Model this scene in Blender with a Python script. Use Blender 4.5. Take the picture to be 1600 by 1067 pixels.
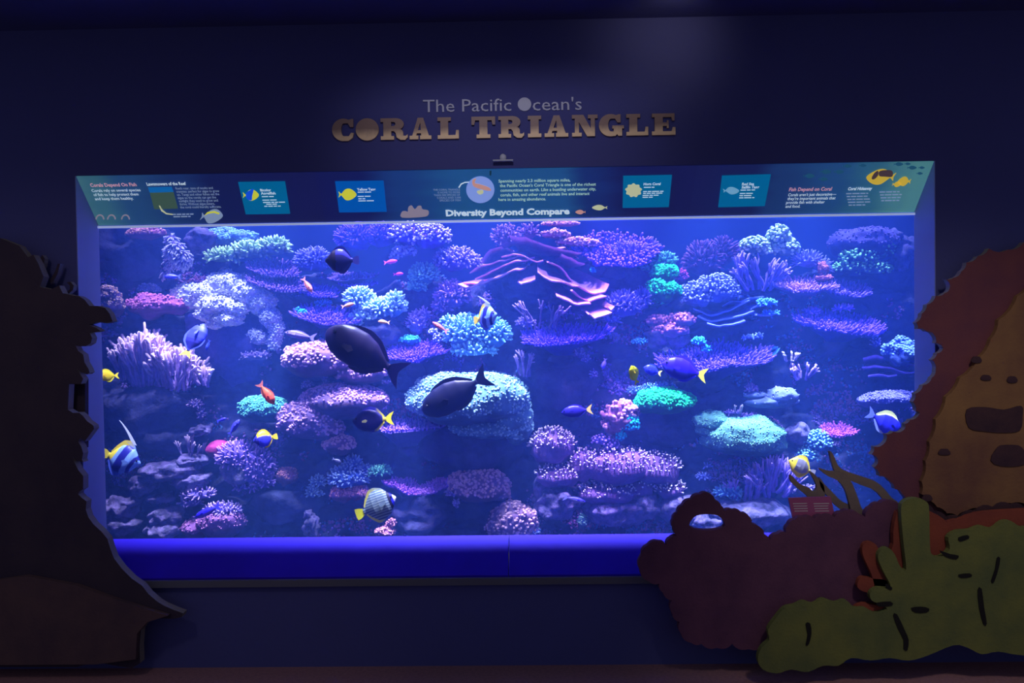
import bpy, bmesh, math, random
import numpy as np
from mathutils import Vector, Matrix, Euler

for o in list(bpy.data.objects):
    bpy.data.objects.remove(o)
SC = bpy.context.scene
COL = SC.collection
R = math.radians

# ------------------------------------------------------------------ camera
F = 1180.0
CAM = np.array((0.1007, -3.7873, 1.7227))
EUL = (1.5490, 0.01423, 0.01533)
cam_data = bpy.data.cameras.new('camera')
cam_data.sensor_width = 36.0
cam_data.lens = F / 1600 * 36
cam_data.clip_start = 0.05
cam = bpy.data.objects.new('camera', cam_data)
cam.location = CAM
cam.rotation_euler = EUL
COL.objects.link(cam)
SC.camera = cam
ROT = np.array(Euler(EUL).to_matrix())

# ------------------------------------------------------------------ world, lights, exposure
w = bpy.data.worlds.new('dim_room')
SC.world = w
w.use_nodes = True
w.node_tree.nodes['Background'].inputs[0].default_value = (0.42, 0.42, 0.62, 1)
w.node_tree.nodes['Background'].inputs[1].default_value = 0.26
SC.view_settings.view_transform = 'Standard'
SC.view_settings.look = 'None'
SC.view_settings.exposure = 0.0
SC.view_settings.gamma = 1.0
SC.cycles.volume_bounces = 2
SC.cycles.max_bounces = 6


def lamp(name, kind, loc, power, color, size=0.3, aim=None, spot=None, blend=0.6):
    d = bpy.data.lights.new(name, kind)
    d.energy = power
    d.color = color
    if kind == 'AREA':
        d.shape = 'DISK'
        d.size = size
    else:
        d.shadow_soft_size = size
    if kind == 'SPOT':
        d.spot_size = R(spot or 60)
        d.spot_blend = blend
    o = bpy.data.objects.new(name, d)
    o.location = loc
    if aim is not None:
        v = Vector(aim) - Vector(loc)
        o.rotation_euler = v.to_track_quat('-Z', 'Y').to_euler()
    COL.objects.link(o)
    return o


# row of LED pendants above the water (out of sight behind the header), each with its own tint
LED = [(-2.05, 60, (.52, .58, 1.0)), (-1.45, 80, (.48, .62, 1.0)), (-0.85, 75, (.48, .60, 1.0)),
       (-0.45, 65, (.46, .33, 1.0)), (-0.05, 80, (.48, .64, 1.0)), (0.62, 85, (.46, .34, 1.0)),
       (1.15, 80, (.44, .62, 1.0)), (1.75, 85, (.38, .56, 1.0)), (2.25, 65, (.36, .50, 1.0))]
for i, (x, p, c) in enumerate(LED):
    lamp('tank_led', 'SPOT', (x, 0.72, 14.0), p * 345, c, 0.6, aim=(x * 1.0, 0.76, 0.6), spot=7.6, blend=.6)
    # unseen front row added to brighten the lower reef face
    lamp('tank_front_fill', 'SPOT', (x, 0.29, 4.0), p * 13, c, 0.12, aim=(x, 0.92, 0.80), spot=19, blend=.8)
# unseen spots added to lift the cut-outs and title; last, a ceiling downlight
lamp('room_spot', 'SPOT', (1.6, -2.6, 3.6), 100, (1.0, .88, .74), 0.15, aim=(2.35, -0.1, 0.45), spot=50, blend=.9)
lamp('room_spot', 'SPOT', (-1.9, -2.6, 3.6), 26.0, (1.0, .84, .80), 0.15, aim=(-2.5, -0.1, 0.4), spot=60)
lamp('room_spot', 'SPOT', (0.0, -2.0, 3.6), 46.0, (.85, .80, .95), 0.15, aim=(0.0, 0.0, 2.66), spot=50, blend=1.0)
lamp('room_spot', 'SPOT', (0.85, -0.42, 3.17), 1.6, (1.0, .88, .7), 0.05, aim=(0.80, 0.0, 3.12), spot=110, blend=1.0)


# ------------------------------------------------------------------ pixel helpers (photo frame 1600 x 1067)
def ray(px, py):
    d = ROT @ np.array(((px - 800.0) / F, (533.5 - py) / F, -1.0))
    return d


def at(px, py, Y):
    d = ray(px, py)
    return CAM + d * ((Y - CAM[1]) / d[1])


def mpp(Y):
    return (Y - CAM[1]) / F


WALL_T, GL = 0.0, 0.199
Z0, Z1 = 0.46, 2.506          # opening in the wall face
G0, G1 = 0.608, 2.274         # glass
HX = 2.15


# ------------------------------------------------------------------ numpy noise
def vnoise(P, seed=0):
    P = np.asarray(P, float) + seed * 17.31
    I = np.floor(P).astype(np.int64)
    f = P - I
    f = f * f * (3 - 2 * f)

    def h(a, b, c):
        n = (a * 73856093) ^ (b * 19349663) ^ (c * 83492791)
        n = (n ^ (n >> 13)) * 1274126177
        n = n ^ (n >> 16)
        return (n & 0xffff) / 32767.5 - 1.0
    r = 0
    for dx in (0, 1):
        for dy in (0, 1):
            for dz in (0, 1):
                wgt = (f[:, 0] if dx else 1 - f[:, 0]) * (f[:, 1] if dy else 1 - f[:, 1]) * (f[:, 2] if dz else 1 - f[:, 2])
                r = r + wgt * h(I[:, 0] + dx, I[:, 1] + dy, I[:, 2] + dz)
    return r


def fbm(P, oct=3, seed=0):
    r, a, s = 0, 1.0, 1.0
    for k in range(oct):
        r = r + a * vnoise(np.asarray(P) * s, seed + k)
        a *= .5
        s *= 2.03
    return r


# ------------------------------------------------------------------ colours
def lin(c):
    c = np.array(c[:3], float) / 255
    return np.where(c <= .04045, c / 12.92, ((c + .055) / 1.055) ** 2.4)


LTINT = np.array((.80, .95, 1.0))


def pig(c, k=1.0):
    """pigment that reads as sRGB c under the bluish tank lamps"""
    a = lin(c) / LTINT * k
    return np.clip(a, 0.004, .92)


# ------------------------------------------------------------------ materials
def mat(name, color=(.5, .5, .5), rough=.7, spec=.3, noise=None, bump=None, emit=None, attr=False, metal=0.0):
    m = bpy.data.materials.new(name)
    m.use_nodes = True
    nt = m.node_tree
    b = nt.nodes['Principled BSDF']
    b.inputs['Roughness'].default_value = rough
    b.inputs['Specular IOR Level'].default_value = spec
    b.inputs['Metallic'].default_value = metal
    b.inputs['Base Color'].default_value = (*color, 1)
    src = None
    if attr:
        a = nt.nodes.new('ShaderNodeVertexColor')
        a.layer_name = 'Col'
        src = a.outputs[0]
    tc = nt.nodes.new('ShaderNodeTexCoord')
    if noise:
        sc, amt, col2 = noise
        n = nt.nodes.new('ShaderNodeTexNoise')
        n.inputs['Scale'].default_value = sc
        n.inputs['Detail'].default_value = 5
        n.inputs['Roughness'].default_value = .6
        nt.links.new(tc.outputs['Object'], n.inputs['Vector'])
        rmp = nt.nodes.new('ShaderNodeMapRange')
        rmp.inputs[1].default_value = .38
        rmp.inputs[2].default_value = .66
        rmp.inputs[4].default_value = amt
        nt.links.new(n.outputs[0], rmp.inputs[0])
        mx = nt.nodes.new('ShaderNodeMix')
        mx.data_type = 'RGBA'
        mx.inputs[6].default_value = (*color, 1)
        if src is not None:
            nt.links.new(src, mx.inputs[6])
        if col2 is None:
            mx.blend_type = 'MULTIPLY'
            mx.inputs[7].default_value = (.45, .45, .5, 1)
        else:
            mx.inputs[7].default_value = (*col2, 1)
        nt.links.new(rmp.outputs[0], mx.inputs[0])
        src = mx.outputs[2]
    if src is not None:
        nt.links.new(src, b.inputs['Base Color'])
    if bump:
        sc, st = bump
        n = nt.nodes.new('ShaderNodeTexNoise')
        n.inputs['Scale'].default_value = sc
        n.inputs['Detail'].default_value = 4
        nt.links.new(tc.outputs['Object'], n.inputs['Vector'])
        bp = nt.nodes.new('ShaderNodeBump')
        bp.inputs['Strength'].default_value = st
        bp.inputs['Distance'].default_value = .01
        nt.links.new(n.outputs[0], bp.inputs['Height'])
        nt.links.new(bp.outputs[0], b.inputs['Normal'])
    if emit is not None:
        if src is not None:
            nt.links.new(src, b.inputs['Emission Color'])
        else:
            b.inputs['Emission Color'].default_value = (*color, 1)
        b.inputs['Emission Strength'].default_value = emit
    return m


M = {}
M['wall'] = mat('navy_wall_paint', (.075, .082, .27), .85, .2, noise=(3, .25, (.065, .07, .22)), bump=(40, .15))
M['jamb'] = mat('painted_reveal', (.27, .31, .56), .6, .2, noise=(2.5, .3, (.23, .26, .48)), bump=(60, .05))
M['sill'] = mat('blue_sill_laminate', (.030, .010, .50), .5, .08, noise=(1.8, .5, (.022, .008, .36)))
M['trim'] = mat('edge_trim', (.11, .11, .16), .6)
M['carpet'] = mat('brown_carpet', (.34, .18, .20), .95, .1, noise=(60, .6, (.22, .12, .15)), bump=(200, .4))
M['backdrop'] = mat('blue_tank_wall', (.002, .02, .14), .9, .0, noise=(1.2, .35, (.002, .016, .11)))
M['tank_side'] = mat('tank_side_wall', (.05, .07, .30), .9, .0)
M['sand'] = mat('tank_sand', (.022, .025, .09), .95, .05, noise=(25, .5, (.016, .018, .065)), bump=(90, .5))
M['coral'] = mat('coral_skin', (.5, .5, .5), .72, .15, noise=(34, .55, None), bump=(140, .35), attr=True)
M['fish'] = mat('fish_skin', (.5, .5, .5), .45, .35, attr=True)
M['eye'] = mat('fish_eye', (.01, .01, .012), .15, .6)
M['rock'] = mat('live_rock', (.022, .024, .085), .9, .08, noise=(7, .8, (.07, .065, .20)), bump=(45, .8))
M['rubble'] = mat('pale_live_rock', (.05, .045, .13), .9, .08, noise=(22, .9, (.17, .125, .38)), bump=(60, .8))


# ------------------------------------------------------------------ object helpers
def mesh_np(name, V, Tr, C=None, smooth=True):
    me = bpy.data.meshes.new(name)
    V = np.ascontiguousarray(V, np.float32)
    Tr = np.ascontiguousarray(Tr, np.int32)
    n, m = len(V), len(Tr)
    me.vertices.add(n)
    me.vertices.foreach_set('co', V.ravel())
    me.loops.add(m * 3)
    me.loops.foreach_set('vertex_index', Tr.ravel())
    me.polygons.add(m)
    me.polygons.foreach_set('loop_start', np.arange(0, m * 3, 3, dtype=np.int32))
    if smooth:
        me.polygons.foreach_set('use_smooth', np.ones(m, bool))
    if C is not None:
        a = me.color_attributes.new('Col', 'FLOAT_COLOR', 'POINT')
        a.data.foreach_set('color', np.ascontiguousarray(np.c_[C, np.ones(n)], np.float32).ravel())
    me.update()
    me.validate()
    return me


def link(name, me, material=None, parent=None, loc=None):
    o = bpy.data.objects.new(name, me)
    COL.objects.link(o)
    if me is not None and material is not None and len(me.materials) == 0:
        me.materials.append(material)
    if parent is not None:
        o.parent = parent
    if loc is not None:
        o.location = loc
    return o


def tag(o, label=None, cat=None, group=None, kind=None):
    for k, v in (('label', label), ('category', cat), ('group', group), ('kind', kind)):
        if v:
            o[k] = v
    return o


def empty(name, loc, label=None, cat=None, group=None):
    o = bpy.data.objects.new(name, None)
    o.empty_display_size = .05
    o.location = loc
    COL.objects.link(o)
    return tag(o, label, cat, group)


def bm_mesh(name, bm, smooth=False):
    me = bpy.data.meshes.new(name)
    bmesh.ops.recalc_face_normals(bm, faces=bm.faces[:])
    bm.to_mesh(me)
    bm.free()
    if smooth:
        me.polygons.foreach_set('use_smooth', np.ones(len(me.polygons), bool))
    return me


def box_bm(bm, lo, hi):
    x0, y0, z0 = lo
    x1, y1, z1 = hi
    v = [bm.verts.new(p) for p in ((x0, y0, z0), (x1, y0, z0), (x1, y1, z0), (x0, y1, z0), (x0, y0, z1), (x1, y0, z1), (x1, y1, z1), (x0, y1, z1))]
    for f in ((0, 1, 2, 3), (4, 5, 6, 7), (0, 1, 5, 4), (1, 2, 6, 5), (2, 3, 7, 6), (3, 0, 4, 7)):
        bm.faces.new([v[i] for i in f])


def box(name, lo, hi, m, parent=None, bevel=0):
    bm = bmesh.new()
    box_bm(bm, lo, hi)
    if bevel:
        bmesh.ops.bevel(bm, geom=bm.edges[:], offset=bevel, segments=2, affect='EDGES')
    return link(name, bm_mesh(name, bm), m, parent)


def hexa(name, p8, m, parent=None):
    bm = bmesh.new()
    v = [bm.verts.new(p) for p in p8]
    for f in ((0, 1, 2, 3), (4, 5, 6, 7), (0, 1, 5, 4), (1, 2, 6, 5), (2, 3, 7, 6), (3, 0, 4, 7)):
        bm.faces.new([v[i] for i in f])
    return link(name, bm_mesh(name, bm), m, parent)


def prism_bm(bm, poly3, dv):
    """polygon (ordered 3D points) extruded by dv"""
    dv = Vector(dv)
    a = [bm.verts.new(p) for p in poly3]
    b = [bm.verts.new(Vector(p) + dv) for p in poly3]
    f1 = bm.faces.new(a)
    f2 = bm.faces.new(b)
    f1.normal_update()
    f2.normal_update()
    n = len(a)
    for i in range(n):
        bm.faces.new((a[i], a[(i + 1) % n], b[(i + 1) % n], b[i]))
    bmesh.ops.triangulate(bm, faces=[f1, f2], ngon_method='EAR_CLIP')


# ------------------------------------------------------------------ room structure
def struct(o, label=None):
    o['kind'] = 'structure'
    if label:
        o['label'] = label
    return o


def wall_front():
    bm = bmesh.new()
    X, ZT = 5.0, 4.2
    out = [(-X, 0), (X, 0), (X, ZT), (-X, ZT)]
    inn = [(-HX, Z0), (HX, Z0), (HX, Z1), (-HX, Z1)]
    vs = {}
    for k, y in enumerate((0.0, GL)):
        for i, p in enumerate(out):
            vs['o', i, k] = bm.verts.new((p[0], y, p[1]))
        for i, p in enumerate(inn):
            vs['i', i, k] = bm.verts.new((p[0], y, p[1]))
    for k in (0, 1):
        for i in range(4):
            j = (i + 1) % 4
            bm.faces.new((vs['o', i, k], vs['o', j, k], vs['i', j, k], vs['i', i, k]))
    for i in range(4):
        j = (i + 1) % 4
        bm.faces.new((vs['o', i, 0], vs['o', j, 0], vs['o', j, 1], vs['o', i, 1]))
        bm.faces.new((vs['i', i, 0], vs['i', j, 0], vs['i', j, 1], vs['i', i, 1]))
    return link('wall_front', bm_mesh('wall_front', bm), M['wall'])


struct(wall_front(), 'dark navy wall around the aquarium window')
struct(box('floor', (-5, -6, -.05), (5, 0, 0), M['carpet']), 'dim reddish brown carpeted floor in front of the wall')
# soffit lip along the top of the wall
struct(box('ceiling', (-5, -.9, 3.235), (5, 0.0, 3.29), M['wall']), 'dark soffit edge above the wall')
# reveals of the opening
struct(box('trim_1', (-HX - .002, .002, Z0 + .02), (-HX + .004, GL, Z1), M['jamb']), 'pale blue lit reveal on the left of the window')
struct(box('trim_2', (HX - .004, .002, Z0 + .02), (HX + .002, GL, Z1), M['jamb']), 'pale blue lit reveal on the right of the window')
# sloping sill in two lengths
xs = at(795, 870, .1)[0]
for k, (xa, xb) in enumerate(((-HX, xs - .002), (xs + .002, HX))):
    o = hexa('window_sill', [(xa, -.012, Z0 - .02), (xb, -.012, Z0 - .02), (xb, GL, Z0 - .02), (xa, GL, Z0 - .02),
                             (xa, -.012, Z0 + .004), (xb, -.012, Z0 + .004), (xb, GL, G0), (xa, GL, G0)], M['sill'])
    struct(o, ['deep blue sloping sill under the glass, length towards the bannerfish', 'deep blue sloping sill under the glass, length towards the red plaque'][k])
struct(box('trim_3', (-HX, -.028, Z0 - .04), (HX, -.012, Z0 - .006), M['trim']), 'thin edge strip along the front of the sill')

# acrylic window: clear pane
gm = bpy.data.materials.new('clear_acrylic')
gm.use_nodes = True
gm.node_tree.nodes.clear()
_o = gm.node_tree.nodes.new('ShaderNodeOutputMaterial')
_t = gm.node_tree.nodes.new('ShaderNodeBsdfTransparent')
_t.inputs[0].default_value = (.985, .99, .995, 1)
gm.node_tree.links.new(_t.outputs[0], _o.inputs[0])
struct(box('window_1', (-HX - .3, GL + .001, G0 - .2), (HX + .3, GL + .03, G1 + .25), gm), 'clear acrylic pane of the aquarium')
# pale lip under the header; emission added in place of tank light
M['lip'] = mat('glowing_lip', (.55, .66, 1.0), .4, emit=.38)
struct(box('trim_4', (-HX, GL - .012, G1 - .008), (HX, GL, G1 + .003), M['lip']), 'thin pale lip under the header panels with an added glow')

# tank shell
TB = 1.58
struct(box('wall_tank_back', (-3.0, TB, 0.1), (3.0, TB + .05, 2.9), M['backdrop']), 'deep blue back wall of the tank')
struct(box('wall_tank_left', (-3.05, GL + .03, 0.1), (-3.0, TB, 2.9), M['tank_side']))
struct(box('wall_tank_right', (3.0, GL + .03, 0.1), (3.05, TB, 2.9), M['tank_side']))
# sand bed, gently uneven
gx, gy = np.meshgrid(np.linspace(-3.0, 3.0, 90), np.linspace(GL + .031, TB, 40))
P = np.c_[gx.ravel(), gy.ravel(), np.zeros(gx.size)]
P[:, 2] = G0 - .03 + .012 * fbm(P * 4, 3, 5) - .32 * (P[:, 1] - GL)
idx = np.arange(gx.size).reshape(gx.shape)
q = np.stack([idx[:-1, :-1], idx[:-1, 1:], idx[1:, 1:], idx[1:, :-1]], -1).reshape(-1, 4)
tris = np.r_[q[:, [0, 1, 2]], q[:, [0, 2, 3]]]
struct(link('floor_tank', mesh_np('floor_tank', P, tris), M['sand']), 'bluish sand bed on the tank floor')

# hazy water: volume only
wm = bpy.data.materials.new('hazy_blue_water')
wm.use_nodes = True
wm.node_tree.nodes.clear()
_o = wm.node_tree.nodes.new('ShaderNodeOutputMaterial')
_s = wm.node_tree.nodes.new('ShaderNodeVolumeScatter')
_s.inputs['Color'].default_value = (.09, .20, 1.0, 1)
_s.inputs['Density'].default_value = .20
_s.inputs['Anisotropy'].default_value = 0.0
wm.node_tree.links.new(_s.outputs[0], _o.inputs['Volume'])
wt = box('water', (-2.995, GL + .032, .12), (2.995, TB - .005, 2.62), wm)
tag(wt, 'hazy blue water filling the tank', 'water', kind='stuff')


# ------------------------------------------------------------------ reef depth and reef rock
def deep(Y):
    """depth of the steep reef face: the foot stands well behind the glass, the crest leans back a little"""
    return .70 + .44 * Y


def D(py):
    """distance of the reef face behind the wall face, by height in the frame"""
    t = np.clip((845 - py) / 490.0, 0, 1)
    return GL + .32 + .82 * t ** .9


CREST = [(-2.8, 2.22), (-2.1, 2.26), (-1.55, 2.12), (-1.2, 2.04), (-.9, 1.98), (-.55, 2.10), (-.25, 2.04), (0.0, 2.20), (.45, 2.14), (.62, 2.12), (.95, 2.06), (1.15, 2.08), (1.55, 2.06), (1.9, 2.04), (2.3, 2.1), (2.8, 2.1)]


def reef():
    nu, nv = 260, 170
    u = np.linspace(-2.98, 2.98, nu)
    v = np.linspace(0, 1.35, nv)
    U, Vv = np.meshgrid(u, v)
    crest = np.interp(U, [c[0] for c in CREST], [c[1] for c in CREST])
    zb = G0 - .30
    z = np.where(Vv <= 1, zb + (crest - zb) * Vv, crest - (Vv - 1) * 1.2)
    t = np.clip(Vv, 0, 1)
    y = 1.00 + .30 * t ** .9 + np.where(Vv > 1, (Vv - 1) * .8, 0)
    P = np.c_[U.ravel(), y.ravel(), z.ravel()]
    big = fbm(P * np.array((1.9, 1.6, 2.6)), 3, 3)
    led = fbm(P * np.array((4, 4, 9)), 3, 9)
    fine = fbm(P * 17, 3, 21)
    P[:, 1] += -.10 * big - .065 * led - .022 * fine
    P[:, 2] += .05 * led + .02 * fine
    P[:, 1] = np.clip(P[:, 1], GL + .30, TB - .03)
    idx = np.arange(U.size).reshape(U.shape)
    q = np.stack([idx[:-1, :-1], idx[:-1, 1:], idx[1:, 1:], idx[1:, :-1]], -1).reshape(-1, 4)
    tr = np.r_[q[:, [0, 1, 2]], q[:, [0, 2, 3]]]
    o = link('reef_rock', mesh_np('reef_rock', P, tr), M['rock'])
    # crust of small polyps and sprigs growing in patches over the rock
    rng = np.random.default_rng(7)
    tri = P[tr]
    cr = np.cross(tri[:, 1] - tri[:, 0], tri[:, 2] - tri[:, 0])
    ar = np.linalg.norm(cr, axis=1)
    N = cr / (ar[:, None] + 1e-12)
    N *= np.where(N[:, 1:2] > 0, -1, 1)
    cen = tri.mean(1)
    mask = np.clip(fbm(cen * 5.5, 3, 31) * 1.6 - .15, 0, 1) * (N[:, 2] > -.3)
    wgt = ar * mask
    pick = rng.choice(len(tr), size=16000, p=wgt / wgt.sum())
    hue = fbm(cen[pick] * 2.6, 2, 55)
    pal = np.array([pig(c) for c in ((95, 85, 200), (140, 115, 215), (150, 100, 180), (80, 130, 205), (110, 80, 160))])
    ci = np.clip(((hue + 1) * 2.5 + rng.normal(0, .35, len(pick))).astype(int), 0, 4)
    L = rng.uniform(.010, .030, len(pick))
    d = N[pick] + rng.normal(0, .35, (len(pick), 3)) + (0, 0, .35)
    W, TT, t = inst('finger', cen[pick] - N[pick] * .004, d, L, rng.uniform(.005, .010, len(pick)))
    kk = len(TM['finger'][0])
    base = np.repeat(pal[ci], kk, axis=0)
    C = base * (.55 + .6 * t[:, None])
    tag(link('polyp_crust', mesh_np('polyp_crust', W, TT, C), M['coral'], o), kind='stuff')
    return tag(o, 'dark craggy reef wall of live rock filling the tank behind the corals', 'reef')



# ------------------------------------------------------------------ geometry kit for corals
_ico = {}


def ico(sub):
    if sub not in _ico:
        bm = bmesh.new()
        bmesh.ops.create_icosphere(bm, subdivisions=sub, radius=1)
        V = np.array([v.co[:] for v in bm.verts])
        T = np.array([[v.index for v in f.verts] for f in bm.faces])
        bm.free()
        _ico[sub] = (V, T)
    return _ico[sub]


def tmpl(sides, rings):
    """unit branchlet along +z: rings = [(t, radius)], closed with a tip vertex"""
    V, T = [], []
    for (t, r) in rings:
        for k in range(sides):
            a = 2 * math.pi * k / sides
            V.append((r * math.cos(a), r * math.sin(a), t))
    V.append((0, 0, 1))
    n = len(rings)
    for i in range(n - 1):
        for k in range(sides):
            a, b = i * sides + k, i * sides + (k + 1) % sides
            T += [(a, b, b + sides), (a, b + sides, a + sides)]
    top = n * sides
    for k in range(sides):
        T.append(((n - 1) * sides + k, (n - 1) * sides + (k + 1) % sides, top))
    return np.array(V), np.array(T)


TM = {'finger': tmpl(5, [(0, 1), (.55, .9), (.88, .62)]), 'knob': tmpl(6, [(0, .55), (.55, .5), (.72, .95), (.9, .85)]),
      'grain': tmpl(6, [(0, 1.0), (.55, .85), (.88, .5)]), 'spike': tmpl(5, [(0, 1), (.5, .72), (.9, .3)])}


def frames(dirs):
    d = dirs / np.linalg.norm(dirs, axis=1, keepdims=True)
    ref = np.where(np.abs(d[:, 2:3]) > .9, np.array([[1., 0, 0]]), np.array([[0, 0, 1.]]))
    a = np.cross(ref, d)
    a /= np.linalg.norm(a, axis=1, keepdims=True)
    return a, np.cross(d, a), d


def inst(kind, base, dirs, L, r):
    V, T = TM[kind]
    a, b, d = frames(dirs)
    n, k = len(base), len(V)
    W = base[:, None, :] + (a[:, None, :] * V[None, :, 0:1] + b[:, None, :] * V[None, :, 1:2]) * r[:, None, None] + d[:, None, :] * (V[None, :, 2:3] * L[:, None, None])
    TT = (T[None] + (np.arange(n) * k)[:, None, None]).reshape(-1, 3)
    tt = np.tile(V[:, 2], n)
    return W.reshape(-1, 3), TT, tt


def mixc(a, b, t):
    return np.asarray(a)[None] * (1 - t[:, None]) + np.asarray(b)[None] * t[:, None]


def union_points(bl, n, rng, zmin=-.45, back=.5):
    """points with normals spread over a union of ellipsoids (cx,cy,cz,a,b,c)"""
    area = np.array([(a * b) ** .8 + (a * c) ** .8 + (b * c) ** .8 for (_, _, _, a, b, c) in bl])
    cnt = np.maximum(4, (n * area / area.sum() * 1.5)).astype(int)
    Ps, Ns = [], []
    for i, (cx, cy, cz, a, b, c) in enumerate(bl):
        m = cnt[i]
        k = np.arange(m) + .5
        ph = np.arccos(1 - 2 * k / m)
        th = math.pi * (1 + 5 ** .5) * k + rng.uniform(0, 6)
        u = np.c_[np.cos(th) * np.sin(ph), np.sin(th) * np.sin(ph), np.cos(ph)]
        u += rng.normal(0, .05, u.shape)
        u /= np.linalg.norm(u, axis=1, keepdims=True)
        u = u[(u[:, 2] > zmin) & (u[:, 1] < back)]
        p = u * (a, b, c) + (cx, cy, cz)
        nn = u / (a, b, c)
        nn /= np.linalg.norm(nn, axis=1, keepdims=True)
        keep = np.ones(len(p), bool)
        for j, (x2, y2, z2, a2, b2, c2) in enumerate(bl):
            if j != i:
                keep &= (((p - (x2, y2, z2)) / (a2, b2, c2)) ** 2).sum(1) > .92
        Ps.append(p[keep])
        Ns.append(nn[keep])
    return np.concatenate(Ps), np.concatenate(Ns)


def union_core(bl, sub, amp, freq, seed, shrink=1.0):
    Vs, Ts, o = [], [], 0
    for (cx, cy, cz, a, b, c) in bl:
        V, T = ico(sub)
        P = V * (a, b, c) * shrink
        nn = V
        P = P + nn * (fbm(V * freq + (cx * 9, cy * 9, cz * 9), 3, seed) * amp * 1.35 * min(a, b, c))[:, None]
        Vs.append(P + (cx, cy, cz))
        Ts.append(T + o)
        o += len(V)
    return np.concatenate(Vs), np.concatenate(Ts)


SEED = [10]
reef()


def start(name, blobs, Y, label, cat='coral', group=None):
    """blobs in photo pixels: (px,py,w,h[,dy[,depth_ratio]]) -> local ellipsoids"""
    SEED[0] += 1
    rng = np.random.default_rng(SEED[0])
    cxs = np.mean([b[0] for b in blobs])
    bot = max(b[1] + b[3] / 2 for b in blobs)
    if Y is None:
        Y = D(np.mean([b[1] for b in blobs]))
    Y = deep(Y)
    org = at(cxs, bot, Y)
    m = mpp(Y)
    out = []
    for b in blobs:
        p = at(b[0], b[1], Y) - org
        dy = b[4] if len(b) > 4 else 0
        dr = b[5] if len(b) > 5 else .8
        a, c = b[2] / 2 * m * 1.08, b[3] / 2 * m * 1.08
        out.append((p[0], p[1] + dy, p[2], a, max(.02, min(a, c * 2.2) * dr), c))
    root = empty(name, tuple(org), label, cat, group)
    return root, out, m, rng, Y


def bush(name, blobs, cols, label, n=260, L=9, r=2.0, kind='finger', Y=None, tp=1.6, group=None, zmin=-.45, core=.8, jit=.35, up=.25):
    """bushy branching coral: dark core and pale-tipped branchlets"""
    root, bl, m, rng, Y = start(name, blobs, Y, label, 'coral', group)
    base, tip = pig(cols[0]), pig(cols[1])
    Lm, rm = L * m, r * m
    ins = [(x, y, z, max(.01, a - Lm * .65), max(.01, b - Lm * .65), max(.008, c - Lm * .65)) for (x, y, z, a, b, c) in bl]
    V, T = union_core(ins, 3, .18, 2.5, SEED[0])
    link('base', mesh_np('base', V, T, np.tile(base * .8, (len(V), 1))), M['coral'], root)
    P, N = union_points(ins, n, rng, zmin)
    lump = fbm(P * 16, 2, SEED[0])
    d = N + rng.normal(0, jit, N.shape) + (0, 0, up)
    LL = Lm * (rng.uniform(.8, 1.25, len(P)) + .25 * lump)
    P = P - N * Lm * .1
    W, TT, t = inst(kind, P, d, np.maximum(LL, Lm * .4), rm * rng.uniform(.8, 1.2, len(P)))
    C = mixc(base, tip, t ** tp)
    tag(link('branchlets', mesh_np('branchlets', W, TT, C), M['coral'], root), kind='stuff')
    return root


def mound(name, blobs, cols, label, n=500, g=2.0, Y=None, amp=.22, freq=2.2, zmin=-.15, group=None, under=None, gh=1.0, sub=4, tex='grain'):
    """boulder coral: lumpy body covered in grains above, bare below"""
    root, bl, m, rng, Y = start(name, blobs, Y, label, 'coral', group)
    base, tip = pig(cols[0]), pig(cols[1])
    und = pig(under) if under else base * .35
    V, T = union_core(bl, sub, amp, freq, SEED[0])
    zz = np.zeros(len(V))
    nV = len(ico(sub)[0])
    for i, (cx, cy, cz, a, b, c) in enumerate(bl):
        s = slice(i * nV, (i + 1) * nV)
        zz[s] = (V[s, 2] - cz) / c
    # base colour on top, by default a darker one below
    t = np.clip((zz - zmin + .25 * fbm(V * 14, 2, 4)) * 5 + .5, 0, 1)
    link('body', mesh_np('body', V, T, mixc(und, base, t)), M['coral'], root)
    if n:
        # grains sit on the displaced surface
        tri = V[T]
        cr = np.cross(tri[:, 1] - tri[:, 0], tri[:, 2] - tri[:, 0])
        ar = np.linalg.norm(cr, axis=1)
        N = cr / (ar[:, None] + 1e-12)
        tv = t[T].mean(1)
        wgt = ar * (tv > .5) * (N[:, 1] < .55)
        pick = rng.choice(len(T), size=int(n), p=wgt / wgt.sum())
        u = rng.random((len(pick), 2))
        fl = u.sum(1) > 1
        u[fl] = 1 - u[fl]
        P = tri[pick, 0] + (tri[pick, 1] - tri[pick, 0]) * u[:, :1] + (tri[pick, 2] - tri[pick, 0]) * u[:, 1:]
        Nn = N[pick] + rng.normal(0, .18, (len(pick), 3))
        gm_ = g * m * rng.uniform(.75, 1.25, len(pick))
        W, TT, tt = inst(tex, P - N[pick] * g * m * .3, Nn, gm_ * 1.5 * gh, gm_)
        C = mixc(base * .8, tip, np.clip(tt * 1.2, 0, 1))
        tag(link('polyps', mesh_np('polyps', W, TT, C), M['coral'], root), kind='stuff')
    return root


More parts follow.
